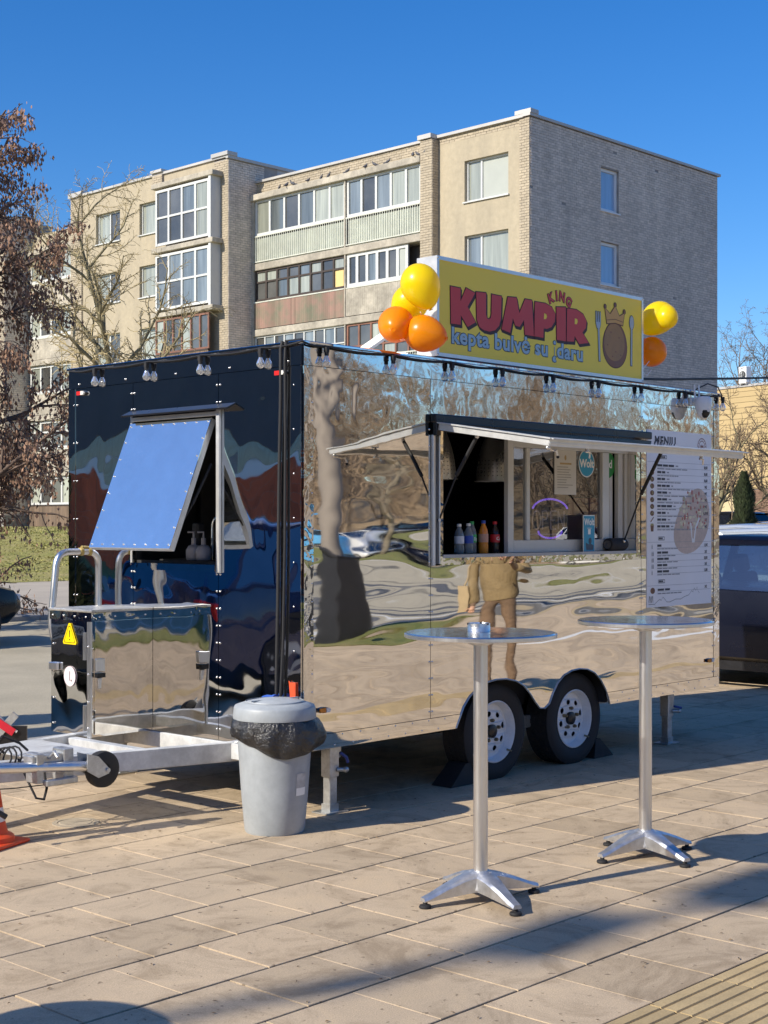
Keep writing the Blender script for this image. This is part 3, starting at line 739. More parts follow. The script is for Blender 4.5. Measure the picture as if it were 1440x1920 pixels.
for k in range(5):
    zt = 16.45-2.85*k; zb_ = zt-2.85
    b_ = MB(); b_.box(XB-.06, XP+.1, 15.25, 19.5, zt-.02, zt+.2); b_.build('balcony_slab', m_conc, block, bevel=.02)
    if k in (0, 1):
        window(block, FA(XB), 15.6, 19.3, zb_+.3, zt-.1, (.25, .5, .75), (.5,), rec=.04, fw=.11, sill=False, name='balcony_glazing', pm=[m_pane_c, m_pane_c, m_pane, m_pane_b, m_pane, m_pane, m_pane, m_pane] if k == 0 else [m_pane_b, m_pane_b, m_pane_b, m_pane_b, m_pane, m_pane_b, m_pane_b, m_pane])
        q = MB(); q.box(XB-.01, XP+.02, 15.42, 15.58, zb_+.2, zt-.02); q.build('frame_post', m_wframe, block)
    else:
        balustrade(XB, 15.6, 19.3, zb_+.22, zb_+1.2, 'wood' if k == 2 else 'pale')
        window(block, FA(XB), 15.6, 19.3, zb_+1.22, zt-.1, [i/6 for i in range(1, 6)], rec=.04, fw=.08, fm=m_rframe, sill=False, name='balcony_glazing', pm=[m_pane, m_pane, m_pane_c])
# second loggia stack L2 and raised block P2 at the far left
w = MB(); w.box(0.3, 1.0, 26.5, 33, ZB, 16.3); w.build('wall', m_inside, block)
for k, z in enumerate(levels):
    loggia_slab(-0.40, 26.5, 32.3, z-.28, z)
    if k < 5:
        zf = levels[k+1]; zr = zf+1.1
        balustrade(-.32, 26.6, 32.2, zf, zr, ['pale', 'pale', 'pale', 'pale', 'wood'][k])
        window(block, FA(-.30), 26.6, 32.2, zr+.02, z-.3, [i/6 for i in range(1, 6)], (.6,) if k in (3,) else (), rec=.05, fw=.11, sill=False, name='balcony_glazing', pm=[m_pane, m_pane, m_pane_c])
w = MB(); w.box(-.1, .42, 26.5, 32.49, 15.6, 16.4); w.build('parapet', m_plaster, block)
w = MB(); w.box(XP, 1.2, 32.49, 46, .6, 17.15); w.build('wall', m_mortar, block)
bwk = MB(); brickwork(bwk, lambda u, d, z: (u, 32.49-d, z), XP, 0.3, 2.1, 17.1); bwk.build('brickwork', m_brick, block, kind='stuff')
bwk = MB(); brickwork(bwk, FA(XP), 32.49, 33.4, 2.1, 17.1, bl=.23); bwk.build('brickwork', m_brickw, block, kind='stuff')
w = MB(); w.box(XP-.012, XP, 33.4, 46, .6, 17.1); w.build('wall', m_plaster, block)
w = MB(); w.box(XP-.05, .4, 32.42, 46, .5, 2.1); w.box(-.2, .5, 26.4, 32.4, .5, 1.9); w.build('plinth', M('grey_plinth', (0.30, 0.285, 0.26), .9, 0, .2, 1), block)
w = MB(); w.box(XP-.1, .6, 32.40, 46, 17.15, 17.3); w.build('roof_coping', m_coping, block)

# pigeons on the top balcony slab
m_pig = M('pigeon_grey', (0.10, 0.10, 0.115), .7, 0, .3, 30)
pb = MB()
pb.lathe([(.001,-.15),(.03,-.12),(.055,-.05),(.06,.02),(.045,.08),(.03,.11),(.001,.13)], 10, (0,0,.10), Matrix.Rotation(R(65), 3, 'Y'))
pb.sph((.115,0,.205), .03, 8, 6); pb.tube([(.08,0,.14),(.11,0,.2)], [.034,.025], 8)
pb.tube([(.14,0,.205),(.165,0,.198)], [.009,.002], 5); pb.tube([(-.1,0,.06),(-.24,0,.03)], [.03,.018], 6)
for s_ in (-.02, .02): pb.tube([(.0,s_,.06),(.005,s_,0)], .006, 4)
pig0 = pb.build('pigeon', m_pig, smooth=60)
bm_ = Matrix.Translation(BO) @ Matrix.Rotation(BR, 4, 'Z')
byl = [13.14, 12.64, 12.26, 11.34, 10.57, 10.12, 9.04, 8.04, 7.49, 6.81, 5.42, 5.18, 4.85]
wh = ['leftmost pigeon of the row on the top balcony roof', 'second pigeon from the left on the top balcony roof', 'third pigeon from the left on the top balcony roof', 'fourth pigeon from the left on the top balcony roof', 'fifth pigeon from the left on the top balcony roof', 'sixth pigeon from the left on the top balcony roof', 'middle pigeon of the row on the top balcony roof', 'sixth pigeon from the right on the top balcony roof', 'fifth pigeon from the right on the top balcony roof', 'fourth pigeon from the right on the top balcony roof', 'third pigeon from the right, near the brick pier', 'second pigeon from the right, near the brick pier', 'rightmost pigeon, next to the brick pier']
for i, y in enumerate(byl):
    o = pig0 if i == 0 else dup(pig0)
    o.location = bm_ @ V((-.33+rb.uniform(-.03,.03), y, 15.76)); o.rotation_euler = (0, 0, rb.choice([1.5, -1.5, 0.4, 2.6, -2.2])+rb.uniform(-.4,.4)); s_ = rb.uniform(.85,1.1); o.scale = (s_,)*3
    tag(o, 'dark grey ' + wh[i], 'pigeon', 'pigeons along the top balcony roof')

# yellow clad house at the right
YO = D(1345, 110); yb = thing('house', 'yellow panel clad hall with a brown brick base behind the parked cars', 'building', (YO.x, YO.y, 0), R(-66)+pi)
# local x runs to the right in the picture, local y towards the back
m_yell = M('yellow_panel', (0.50, 0.37, 0.18), .7, 0, .05, .3, island=.06)
yb.rotation_euler = (0, 0, R(-106)); yb.scale = (1.375,)*3; yb.location.z = -.65
w = MB(); w.box(-14, 22, 0.1, 9, .5, 9.0); w.build('wall', m_mortar, yb)
w = MB(); z = 3.6
while z < 9.05:
    x = -14
    while x < 22: w.box(x, x+2.98, 0, .1, z, z+.272); x += 3.0
    z += .29
w.build('panels', m_yell, yb, kind='stuff')
w = MB(); w.box(-14.1, 22.1, -.06, .4, 9.05, 9.17); w.build('roof_coping', m_coping, yb)
bwk = MB(); brickwork(bwk, lambda u, d, z: (u, .08-d, z), 1.9, 8, 1.5, 3.55, bl=.3, bh=.12); bwk.build('brickwork', M('brown_brick', (0.22, .135, .09), .9, 0, .2, 1, island=.25), yb, kind='stuff')
w = MB(); w.box(-14, 1.9, 0.0, .1, 1.4, 3.58); w.build('wall', M('pale_yellow_wall', (.60, .49, .28), .8, 0, .06, .5), yb)
ac = thing('roof_cooler', 'small white cooling unit on the edge of the yellow roof', 'air conditioner', tuple(D(1397, 107.5)[:2])+(11.95,), yb.rotation_euler.z); ac.scale = (1.375,)*3
q = MB(); q.box(-.28,.28,-.2,.2,.05,.95); q.box(-.25,-.15,-.15,.15,0,.05); q.box(.15,.25,-.15,.15,0,.05); q.build('case', m_whitepl, ac, bevel=.02)
q = MB(); q.lathe([(.001,0),(.2,0),(.22,.03),(.22,0)], 18, (0.02,-.2,.5), RX); q.build('fan', m_blackgloss, ac)
q = MB(); q.box(-.12,.12,-.21,-.2,.85,.9); q.build('grille', m_mortar, ac)
# ------------------------------------------------------------ food trailer (near corner at the origin, serving side along +x)
TL, TW, Z0, Z1 = 4.355, 2.131, 0.378, 2.578
tr = thing('food_trailer', 'black and mirror polished steel food trailer with an open serving window', 'food trailer', (0,0,0))
SY = XZ(0.0)                                        # serving side outlines, slab grows towards -y
FX = YZ(0.0)                                        # front outlines (y, z), slab grows towards -x
# carcass
q = MB()
q.box(.01, 1.26, .012, TW-.01, Z0+.02, Z0+.10); q.box(2.91, TL-.01, .012, TW-.01, Z0+.02, Z0+.10); q.box(1.26, 2.91, .35, 1.80, Z0+.02, Z0+.10)                        # floor
q.box(.012, TL-.012, TW-.05, TW-.012, Z0+.1, 2.5)                        # far wall
q.box(TL-.05, TL-.012, .012, TW-.05, Z0+.1, 2.5)                         # end wall
for a, b, c, e in ((.014, 1.05, Z0+.1, 2.5), (3.27, TL-.05, Z0+.1, 2.5), (1.05, 3.27, Z0+.3, 1.40), (1.05, 3.27, 2.16, 2.5)): q.box(a, b, .014, .05, c, e)
for a, b, c, e in ((.05, .70, Z0+.1, 2.5), (1.46, TW-.05, Z0+.1, 2.5), (.70, 1.46, Z0+.1, 1.39), (.70, 1.46, 2.23, 2.5)): q.box(.012, .05, a, b, c, e)
q.box(.012, TL-.012, .014, TW-.012, 2.5, 2.56)
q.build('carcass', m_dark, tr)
# serving side panels
arch = [(1.27,.379),(1.30,.43),(1.34,.50),(1.40,.56),(1.48,.605),(1.57,.632),(1.66,.642),(1.76,.638),(1.86,.617),(1.94,.58),(2.01,.52),(2.06,.465),(2.105,.425),(2.16,.418),(2.21,.445),(2.25,.51),(2.30,.57),(2.37,.615),(2.46,.64),(2.55,.645),(2.64,.635),(2.72,.605),(2.79,.555),(2.85,.485),(2.885,.42),(2.90,.379)]
th = .010
def panel(loops, f, mat, th=.010, name='side_panel', bv=0): 
    b_ = MB(); b_.poly(loops, f, th); return b_.build(name, mat, tr, fix=True)
SK = .462
panel([rect(.074, 1.036, SK, 2.462)], SY, m_steel)
panel([[(1.040, SK), (1.262+.062, SK)] + [p for p in arch if p[1] >= .47 or 1.9 < p[0] < 2.3] + [(2.865, SK), (3.288, SK), (3.288, 1.362), (1.040, 1.362)]], SY, m_steel)
panel([rect(1.040, 3.288, 2.26, 2.462)], SY, m_steel_top)
panel([rect(3.292, 4.272, SK, 2.462)], SY, m_steel)
panel([[(0.0, Z0), (1.27, Z0)] + [p for p in arch if p[0] < 1.33 and p[1] > .38] + [(1.318, SK-.003), (0.0, SK-.003)]], XZ(-.002), m_steel, name='skirt')
panel([[(2.90, Z0), (TL, Z0), (TL, SK-.003), (2.868, SK-.003)]], XZ(-.002), m_steel, name='skirt')
panel([rect(0.0, TL, 2.465, Z1)], XZ(-.002), m_steel_top, name='top_trim')
panel([rect(0.0, .071, SK, 2.462)], XZ(-.003), m_trim, name='corner_trim')
panel([rect(4.275, TL, SK, 2.462)], XZ(-.003), m_trim, name='corner_trim')
q = MB(); q.tube([(x, -.012, z) for x, z in arch], .0055, 6); q.build('arch_edging', m_galv, tr, smooth=60)
q = MB()
q.box(1.30, 2.87, .30, .34, .30, .75); q.box(1.30, 2.87, .012, .30, .70, .74); q.box(1.27, 1.30, .012, .34, .39, .74); q.box(2.87, 2.90, .012, .34, .39, .74)
q.build('wheel_housing', m_black, tr)
# front panels
panel([rect(0.0, .068, Z0, 2.462)], YZ(-.003), m_steel_front, name='corner_trim')
panel([rect(.071, .676, Z0, 2.462)], FX, m_steel_front, name='front_panel')
panel([rect(.680, 1.466, 2.262, 2.462)], FX, m_steel_front, name='front_panel')
panel([rect(.680, 1.466, Z0, 1.355)], FX, m_steel_front, name='front_panel')
panel([rect(1.470, 2.058, Z0, 2.462)], FX, m_steel_front, name='front_panel')
panel([rect(2.061, TW, Z0, 2.462)], YZ(-.003), m_steel_front, name='corner_trim')
panel([rect(0.0, TW, 2.465, Z1)], YZ(-.002), m_steel_front, name='top_trim')
q = MB(); q.box(TL-.01, TL, .0, TW, Z0, Z1); q.box(0, TL-.01, TW-.01, TW, Z0, Z1); q.build('side_panel', m_steel, tr)
q = MB(); q.box(-.022, TL+.014, -.022, TW+.014, Z1, Z1+.018); q.build('roof', m_steel_front, tr, bevel=.004)
# rivets
rv = MB()
dome = [(.0065,0),(.006,.003),(.0035,.005),(.0001,.0056)]
def rx(x, z, y=-.010): rv.lathe(dome, 7, (x, y, z), RX)
def rf(y, z, x=-.010): rv.lathe(dome, 7, (x, y, z), RYm)
for x in (.06, 1.028, 1.052, 3.276, 3.304, 4.262, 4.29):
    z = .50
    while z < 2.44:
        if not (1.05 < x < 3.28 and 1.35 < z < 2.27): rx(x, z)
        z += .098
x = .09
while x < 4.33:
    for z in (.395, .447):
        if x < 1.25 or x > 2.92: rx(x + (.06 if z > .4 else 0), z, -.009)
    rx(x, 2.55, -.008); x += .145
for y in (.055, .664, .692, 1.455, 1.482, 2.045, 2.075):
    z = .44
    while z < 2.45:
        if not (.69 < y < 1.46 and 1.34 < z < 2.27): rf(y, z)
        z += .098 if .6 < y < 1.5 else .24
y = .1
while y < 2.1: rf(y, 2.49, -.013); y += .24
rv.build('rivets', m_rivet, tr, smooth=60, kind='stuff')
# front hatch: frame, drip edge, prop-open flap
q = MB()
q.box(-.030, -.011, .650, .680, 1.33, 2.262); q.box(-.022, -.011, 1.466, 1.482, 1.36, 2.26); q.box(-.024, -.011, .680, 1.466, 2.225, 2.252)
q.build('hatch_frame', m_alu, tr, bevel=.003)
q = MB(); q.box(-.028, -.011, .69, 1.47, 1.335, 1.375); q.build('hatch_sill', m_trim, tr)
q = MB(); q.add([(-.010,.53,2.292),(-.010,1.50,2.292),(-.075,1.50,2.262),(-.075,.53,2.262),(-.010,.53,2.282),(-.010,1.50,2.282),(-.073,1.50,2.252),(-.073,.53,2.252)], [(0,1,2,3),(7,6,5,4),(3,2,6,7),(0,3,7,4),(1,5,6,2),(0,4,5,1)])
q.build('drip_edge', m_blackgloss, tr)
fa = math.atan2(.305, .748); ca, sa = cos(fa), sin(fa)
def FLP(u, s_, d): return (-.020 - s_*sa - d*ca, u, 2.216 - s_*ca + d*sa)      # along the flap, out of the flap
q = MB(); q.poly([rect(.724, 1.476, .004, .806)], FLP, .004); flap = q.build('hatch_flap', m_steel_flat, tr, fix=True)
q = MB()
for a, b, c, e in ((.724,.752,.002,.808), (1.448,1.476,.002,.808), (.752,1.448,.002,.03), (.752,1.448,.78,.808)):
    P = [FLP(u, s_, d) for d in (-.034, -.001) for u, s_ in ((a,c),(b,c),(b,e),(a,e))]
    q.add(P, [(0,3,2,1),(4,5,6,7),(0,1,5,4),(1,2,6,5),(2,3,7,6),(3,0,4,7)])
q.build('flap_frame', m_alu, flap, fix=True)
rv = MB(); Mf = Matrix.Rotation(-fa, 3, 'Y') @ RYm
for i in range(8):
    for s_ in (.025, .785): rv.lathe(dome, 7, FLP(.742+.716*i/7, s_, .004), Mf)
for i in range(1, 7):
    for u in (.742, 1.458): rv.lathe(dome, 7, FLP(u, .02+.77*i/7, .004), Mf)
rv.build('rivets', m_rivet, flap, smooth=60, kind='stuff')
q = MB(); q.tube([(-.014,.735,1.95),(-.15,.738,1.72)], .008, 8); q.tube([(-.15,.738,1.72),FLP(.738,.66,-.03)], .005, 8); q.build('gas_strut', m_black, tr, smooth=40)
# serving window opening: mirrored jamb trim, hinge bar
q = MB()
q.box(1.118, 1.150, -.012, .06, 1.405, 2.16); q.box(3.225, 3.275, -.012, .06, 1.405, 2.16); q.box(1.118, 3.275, -.016, .06, 1.363, 1.405)
q.build('window_trim', m_trim, tr)
q = MB(); q.box(1.040, 1.062, -.030, -.011, 1.36, 2.235); q.box(1.105, 1.117, -.022, .05, 1.37, 2.2); q.build('edge_profile', m_alu, tr, bevel=.003)
q = MB(); q.box(1.035, 3.37, -.052, -.011, 2.205, 2.258); q.build('hinge_bar', m_blackgloss, tr, bevel=.008, seg=2)
q = MB(); q.box(1.04, 1.085, -.055, -.003, 2.13, 2.225); q.build('hinge_bracket', m_blackgloss, tr, bevel=.004)
# awning flap
A0, A1, AW, AZ0, AZ1 = 1.055, 3.19, .865, 2.200, 2.068
def AWN(u, s_, d): 
    L = sqrt(AW**2+(AZ0-AZ1)**2); nx = (AZ0-AZ1)/L; nz = AW/L; t = s_/L
    return (u, -.03 - AW*t - d*nx, AZ0 + (AZ1-AZ0)*t + d*nz)
AL = sqrt(AW**2+(AZ0-AZ1)**2)-.03
def aslab(a, b, c, e, d0, d1, mb): 
    P = [AWN(u, s_, d) for d in (d0, d1) for u, s_ in ((a,c),(b,c),(b,e),(a,e))]
    mb.add(P, [(0,3,2,1),(4,5,6,7),(0,1,5,4),(1,2,6,5),(2,3,7,6),(3,0,4,7)])
q = MB(); aslab(A0+.03, A1-.03, .02, AL-.02, -.012, .004, q); aw = q.build('awning', m_steel, tr, fix=True)
q = MB(); aslab(A0, A0+.045, .03, AL-.002, -.034, .002, q); aslab(A0-.012, A0+.05, .02, AL+.01, .004, .012, q); q.build('edge_rail', m_alu, aw, fix=True)
q = MB(); aslab(A0+.002, A1, AL-.045, AL, -.036, .002, q); aslab(A0, A1+.03, AL-.05, AL+.025, .004, .011, q); aslab(A0+.002, A1, AL, AL+.006, -.020, -.016, q); q.build('edge_rail', m_alu, aw, fix=True)
q = MB(); aslab(A1-.045, A1, .03, AL-.047, -.034, .002, q); q.build('edge_rail', m_alu, aw, fix=True)
q = MB(); aslab(A0+.05, A1-.05, .0, .02, -.02, .01, q); q.build('inner_rail', m_blackgloss, aw, fix=True)
def strut(a, m, b, par=tr):
    q = MB(); q.tube([a, V(a).lerp(V(m), .9)], .012, 10); q.tube([V(a).lerp(V(m), .88), b], .0055, 8)
    o = q.build('gas_strut', m_black, par, smooth=40)
    q = MB(); q.sph(a, .014, 8, 6); q.sph(b, .012, 8, 6); q.tube([V(a)+V((0,0,.03)), V(a)], .008, 8); q.build('ball_joint', m_rivet, o, smooth=60)
strut((1.115,-.30,2.115), (1.113,-.13,1.87), (1.112,-.012,1.63))
strut((2.90,-.42,2.085), (2.97,-.2,1.78), (3.06,-.02,1.49))
for x in (1.45, 2.7):
    q = MB(); q.tube([(x,-.84,2.045),(x,-.84,2.02)], .012, 8); q.tube([(x-.02,-.84,2.02),(x+.03,-.835,2.018),(x+.035,-.83,1.985)], .006, 6); q.build('catch', m_rivet, aw, smooth=40)
q = MB(); q.tube([(1.075,-.84,2.04),(1.10,-.84,2.02),(1.14,-.835,2.015),(1.165,-.83,2.02),(1.18,-.83,1.99)], .006, 6); q.sph((1.075,-.84,2.03), .015, 8, 6); q.build('catch', m_rivet, aw, smooth=40)
q = MB(); q.sph((1.18,-.83,1.982), .009, 8, 6); q.build('catch_knob', m_black, aw, smooth=60)
# sliding window in the right part of the opening
m_winalu = M('pale_window_profile', (0.60, 0.60, 0.58), .35, .1, .05, 4)
q = MB()
q.box(1.855, 1.915, .05, .085, 1.425, 2.16); q.box(1.915, 3.225, .05, .085, 1.425, 1.505); q.box(1.915, 3.225, .05, .085, 2.10, 2.16)
q.box(2.058, 2.094, .056, .092, 1.505, 2.10); q.box(2.90, 2.978, .046, .082, 1.505, 2.10)
for x0, x1, y in ((3.06, 3.10, .10), (3.12, 3.175, .066), (3.19, 3.225, .058)): q.box(x0, x1, y, y+.035, 1.505, 2.10)
win = q.build('sliding_window', m_winalu, tr, bevel=.003)
for x0, x1, y in ((1.915, 2.058, .072), (2.094, 2.90, .070), (2.978, 3.06, .11)):
    q = MB(); q.add([(x0,y,1.505),(x1,y,1.505),(x1,y,2.10),(x0,y,2.10)], [(0,1,2,3)]); q.build('pane', m_glass, win)
q = MB(); q.box(1.15, 3.225, -.014, .12, 1.405, 1.424); q.build('counter_sill', M('grey_counter', (.42,.43,.45), .35, .3, .08, 5), tr)
# inside: work surface, red cupboard, lamps
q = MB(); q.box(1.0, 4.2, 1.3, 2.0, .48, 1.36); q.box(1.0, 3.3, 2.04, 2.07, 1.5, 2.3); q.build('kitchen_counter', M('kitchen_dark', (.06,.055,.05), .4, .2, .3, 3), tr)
q = MB(); q.box(2.99, 3.22, .22, .40, 1.43, 1.79); q.build('red_cupboard', M('red_box', (.40,.05,.05), .5, 0, .1, 4), tr)
m_hood = M('perforated_steel', (.62,.60,.56), .3, .8, .1, 8)
def hood(x, y, lab):
    h_ = thing('pendant_lamp', lab, 'lamp', (x, y, 1.90), 0, 'steel lamp shades inside the serving window')
    q = MB(); n = 26; pr = []
    for k in range(11):
        t = k/10; pr.append((.118*cos(t*1.35)**.75+.004, .34*t))
    q.lathe([(pr[0][0]+.012, -.006), (pr[0][0]+.012, 0)] + pr, n); q.build('lamp_shade', m_hood, h_, smooth=50)
    q = MB()
    for k in range(n):
        for z in (.03, .055, .08, .105, .13):
            t = z/.34; r_ = .118*cos(t*1.35)**.75+.0055; a = 2*pi*(k+.5)/n; q.lathe([(.004,0),(.0001,.0006)], 5, (r_*cos(a), r_*sin(a), z), Matrix.Rotation(a, 3, 'Z') @ Matrix.Rotation(R(90), 3, 'Y'))
    q.build('perforation', m_dark, h_, kind='stuff')
    q = MB(); q.tube([(0,0,.33),(0,0,.6)], .006, 6); q.build('cord', m_black, h_)
hood(2.215, .45, 'perforated steel lamp shade hanging beside the sliding window')
hood(1.63, .45, 'perforated steel lamp shade half hidden behind the left window jamb')
# marker lights
def marker(f, horizontal=True, lens=(m_red, m_clear)):
    q = MB(); q.poly([circ(0, 0, .045, .016, 14)], f, .012); o = q.build('marker_light', m_blackgloss, tr, fix=True)
    q = MB(); q.poly([[(-.04,-.012),(.004,-.012),(.004,.012),(-.04,.012)]], lambda u, w, d: f(u, w, d+.012), .008); q.build('lens', lens[0], o, fix=True)
    q = MB(); q.poly([[(.006,-.012),(.03,-.012),(.04,0),(.03,.012),(.006,.012)]], lambda u, w, d: f(u, w, d+.012), .012); q.build('lens', lens[1], o, fix=True)
for y, z in ((1.982, 2.432), (.15, 2.43)): marker(lambda u, w, d, y=y, z=z: (-.011-d, y-u, z+w))
for x, z in ((.145, .593), (4.21, .589)): marker(lambda u, w, d, x=x, z=z: (x+u, -.011-d, z+w), lens=(m_amber, m_clear))
# wheels
WR, WY = .303, .065
tyre_p = [(.195,-.16),(.215,-.172),(.255,-.178),(.29,-.168),(.308,-.15),(WR,-.12),(WR,-.004),(.308,.02),(.29,.034),(.255,.040),(.215,.034),(.195,.022)]
for x in (1.765, 2.615):
    wz = WR-.004
    q = MB(); q.lathe(tyre_p, 40, (x, WY+.04, wz), RX)
    for k in range(40):
        for zz in (-.12, -.085, -.05, -.015):
            a = 2*pi*(k+(.5 if zz in (-.085,-.015) else 0))/40; q.obox((x+WR*cos(a), WY+.04-(zz+.005), wz+WR*sin(a)), (.030, .022, .008), Matrix.Rotation(-a+R(90), 3, 'Y'))
    wh = q.build('wheel', m_tyre, tr, smooth=50)
    q = MB(); q.lathe([(.197,.028),(.190,.032),(.183,.020),(.176,-.03),(.165,-.035)], 40, (x, WY+.04, wz), RX)
    hole = [[(.113*cos(a)+.017*cos(b)*cos(a)-.021*sin(b)*sin(a), .113*sin(a)+.017*cos(b)*sin(a)+.021*sin(b)*cos(a)) for b in [2*pi*j/10 for j in range(10)]] for a in [2*pi*k/8+.25 for k in range(8)]]
    def disc(u, v, d, x=x, wz=wz):
        r_ = sqrt(u*u+v*v); zz = -.034 + (.026*sstep((.166-r_)/.05)) - .012*sstep((.075-r_)/.03)
        return (x+u, WY+.04-(zz+d), wz+v)
    ringpts = [circ(0,0,.166,None,40)] + hole + [circ(0,0,.043,None,24)]
    q.poly(ringpts, disc, .004); q.build('rim', m_rim, wh, fix=True, smooth=35)
    q = MB(); q.lathe([(.17,-.06),(.0001,-.06)], 24, (x, WY+.04, wz), RX); q.lathe([(.044,-.03),(.042,.006),(.034,.010),(.0001,.011)], 24, (x, WY+.04, wz), RX)
    q.build('hub', m_blackgloss, wh, smooth=40)
    q = MB()
    for k in range(5):
        a = 2*pi*k/5+.3; q.lathe([(.012,-.02),(.012,.006),(.008,.013),(.0001,.014)], 6, (x+.068*cos(a), WY+.04, wz+.068*sin(a)), RX)
    q.tube([(x+.12, WY+.02, wz-.125),(x+.135, WY-.01, wz-.135)], .006, 6)
    q.build('lug_nuts', M('brass_nut', (.25,.20,.12), .5, .7, .2, 20), wh, smooth=30)
q = MB()
for x in (1.765, 2.615): q.tube([(x, .22, .31), (x, 1.9, .31)], .03, 8); q.box(x-.30, x-.02, .30, .34, .33, .40)
q.box(.2, 4.2, .42, .48, .30, .398); q.box(.2, 4.2, 1.65, 1.71, .30, .398); q.box(1.9, 2.5, .22, .3, .26, .34)
for x in (.6, 1.2, 3.2, 3.8): q.box(x, x+.05, .48, 1.65, .32, .396)
q.build('chassis', m_galv, tr)
for x in (1.765, 2.615):
    q = MB(); q.lathe([(.19,0),(WR,.02),(WR,.16),(.19,.18)], 28, (x, 2.05, WR-.004), RX); q.lathe([(.19,.1),(.001,.1)], 20, (x, 2.05, WR-.004), RX); q.build('wheel', m_tyre, tr, smooth=50)
# jack stands
def jack(x, y, t):
    q = MB(); q.box(x-.028, x+.028, y-.028, y+.028, .012, .30); j = q.build('jack_stand', m_galv, tr, bevel=.003)
    q = MB(); q.box(x-.036, x+.036, y-.036, y+.036, .20, .372); q.box(x+.03, x+.07, y-.02, y+.03, .30, .374); q.build('sleeve', m_galv, j, bevel=.003)
    q = MB(); q.box(x-.085, x+.085, y-.06, y+.06, .002, .010); q.box(x-.034, x+.034, y-.034, y+.034, .010, .05); q.build('foot_plate', m_galv, j)
    q = MB(); q.tube([(x+.02,y-.035,.24),(x+.05,y-.065,.24)], .013, 8); q.sph((x+.055,y-.07,.24), .018, 8, 6); q.build('locking_pin', m_galv, j, smooth=50)
    q = MB(); q.tube([(x+.05,y-.03,.33),(x+.09,y-.04,.30),(x+.10,y-.04,.27)] if t else [(x+.05,y-.03,.27),(x+.12,y-.05,.255)], .009, 6); q.build('handle', M('blue_grip', (.05,.07,.30), .5), j, smooth=50)
jack(.30, .09, True); jack(3.80, .10, False)
jack(.30, 2.0, True); jack(3.80, 2.0, False)
# drawbar
def beam(a, b, w_, h_, name='drawbar_beam'):
    q = MB(); q.bar(a, b, w_, h_); return q.build(name, m_whitemetal, tr, bevel=.004)
TIP = 1.065
beam((.30, .50, .322), (-1.95, .985, .345), .05, .108); beam((.30, 1.63, .322), (-1.95, 1.145, .345), .05, .108)
q = MB(); q.box(-.52, -.46, .72, 1.41, .30, .372); q.box(-.03, .02, .2, 1.95, .285, .374); q.build('cross_beam', m_whitemetal, tr, bevel=.003)
q = MB(); q.bar((-1.9, TIP, .35), (-2.6, TIP, .37), .09, .09); q.tube([(-2.6, TIP, .37), (-2.75, TIP, .40)], [.05,.06], 10); q.build('coupling', m_galv, tr, bevel=.003)
q = MB(); q.add([(-1.15,.81,.385),(-1.15,1.32,.385),(-.75,1.40,.385),(-.75,.73,.385),(-1.15,.81,.391),(-1.15,1.32,.391),(-.75,1.40,.391),(-.75,.73,.391)], [(0,3,2,1),(4,5,6,7),(0,1,5,4),(1,2,6,5),(2,3,7,6),(3,0,4,7)]); q.build('gusset_plate', m_whitemetal, tr)
# jockey wheel folded along the near beam
jw = MB(); jw.tube([(-1.58,.66,.405),(-.985,.56,.36)], .026, 16); jo = jw.build('jockey_wheel', m_alubr, tr, smooth=40)
q = MB(); q.tube([(-1.583,.661,.405),(-1.60,.664,.406)], .028, 14); q.tube([(-1.56,.63,.39),(-1.56,.63,.33)], .016, 8); q.build('end_cap', m_black, jo, smooth=40)
q = MB(); q.tube([(-1.52,.62,.36),(-1.515,.60,.20)], .0075, 8); q.tube([(-1.60,.65,.41),(-1.52,.62,.37)], .0075, 8); q.build('crank', m_galv, jo, smooth=50)
q = MB(); q.tube([(-1.52,.60,.205),(-1.465,.575,.165)], .014, 10); q.build('crank_grip', m_black, jo, smooth=50)
q = MB(); 
q.poly([[(-.05,-.045),(.02,-.055),(.085,-.01),(.09,.015),(.02,.055),(-.05,.045)]], lambda u, w, d: (-.98+u, .515-d, .365+w*1.0-u*.45), .005); q.poly([[(-.05,-.045),(.02,-.055),(.085,-.01),(.09,.015),(.02,.055),(-.05,.045)]], lambda u, w, d: (-.98+u, .600-d, .365+w-u*.45), .005)
q.tube([(-.905,.5,.335),(-.905,.61,.335)], .012, 8); q.build('fork', m_galv, jo, fix=True)
q = MB(); q.lathe([(.03,-.03),(.075,-.03),(.092,-.024),(.096,0),(.092,.024),(.075,.03),(.03,.03)], 28, (-.905,.557,.335), RX); q.lathe([(.05,-.02),(.0001,-.02)], 16, (-.905,.557,.335), RX); q.lathe([(.078,.022),(.0001,.024)], 20, (-.905,.557,.335), RX); q.build('wheel', m_black, jo, smooth=50)
q = MB(); q.box(-1.30,-1.10,.60,.68,.395,.44); q.box(-1.12,-1.06,.585,.69,.29,.46); q.box(-1.28,-1.24,.585,.69,.30,.45); q.tube([(-1.2,.60,.42),(-1.2,.55,.46),(-1.2,.52,.43)], .011, 6); q.box(-1.24,-1.05,.56,.60,.285,.315)
q.build('clamp', m_galv, jo, bevel=.004)
q = MB()
for k in range(3): q.tube([(-1.30+.02*sin(a)+k*.03, .87+.08*cos(a), .40+.055*sin(a)) for a in [i*.5 for i in range(14)]], .005, 6)
q.tube([(-1.25,.80,.40),(-1.27,.68,.30),(-1.25,.64,.22),(-1.21,.63,.21),(-1.18,.65,.26),(-1.16,.70,.33)], .007, 6)
q.tube([(-1.5,.62,.30),(-1.4,.63,.29),(-1.2,.62,.285),(-1.1,.6,.30)], .003, 5)
q.build('brake_cable', m_black, jo, smooth=50)
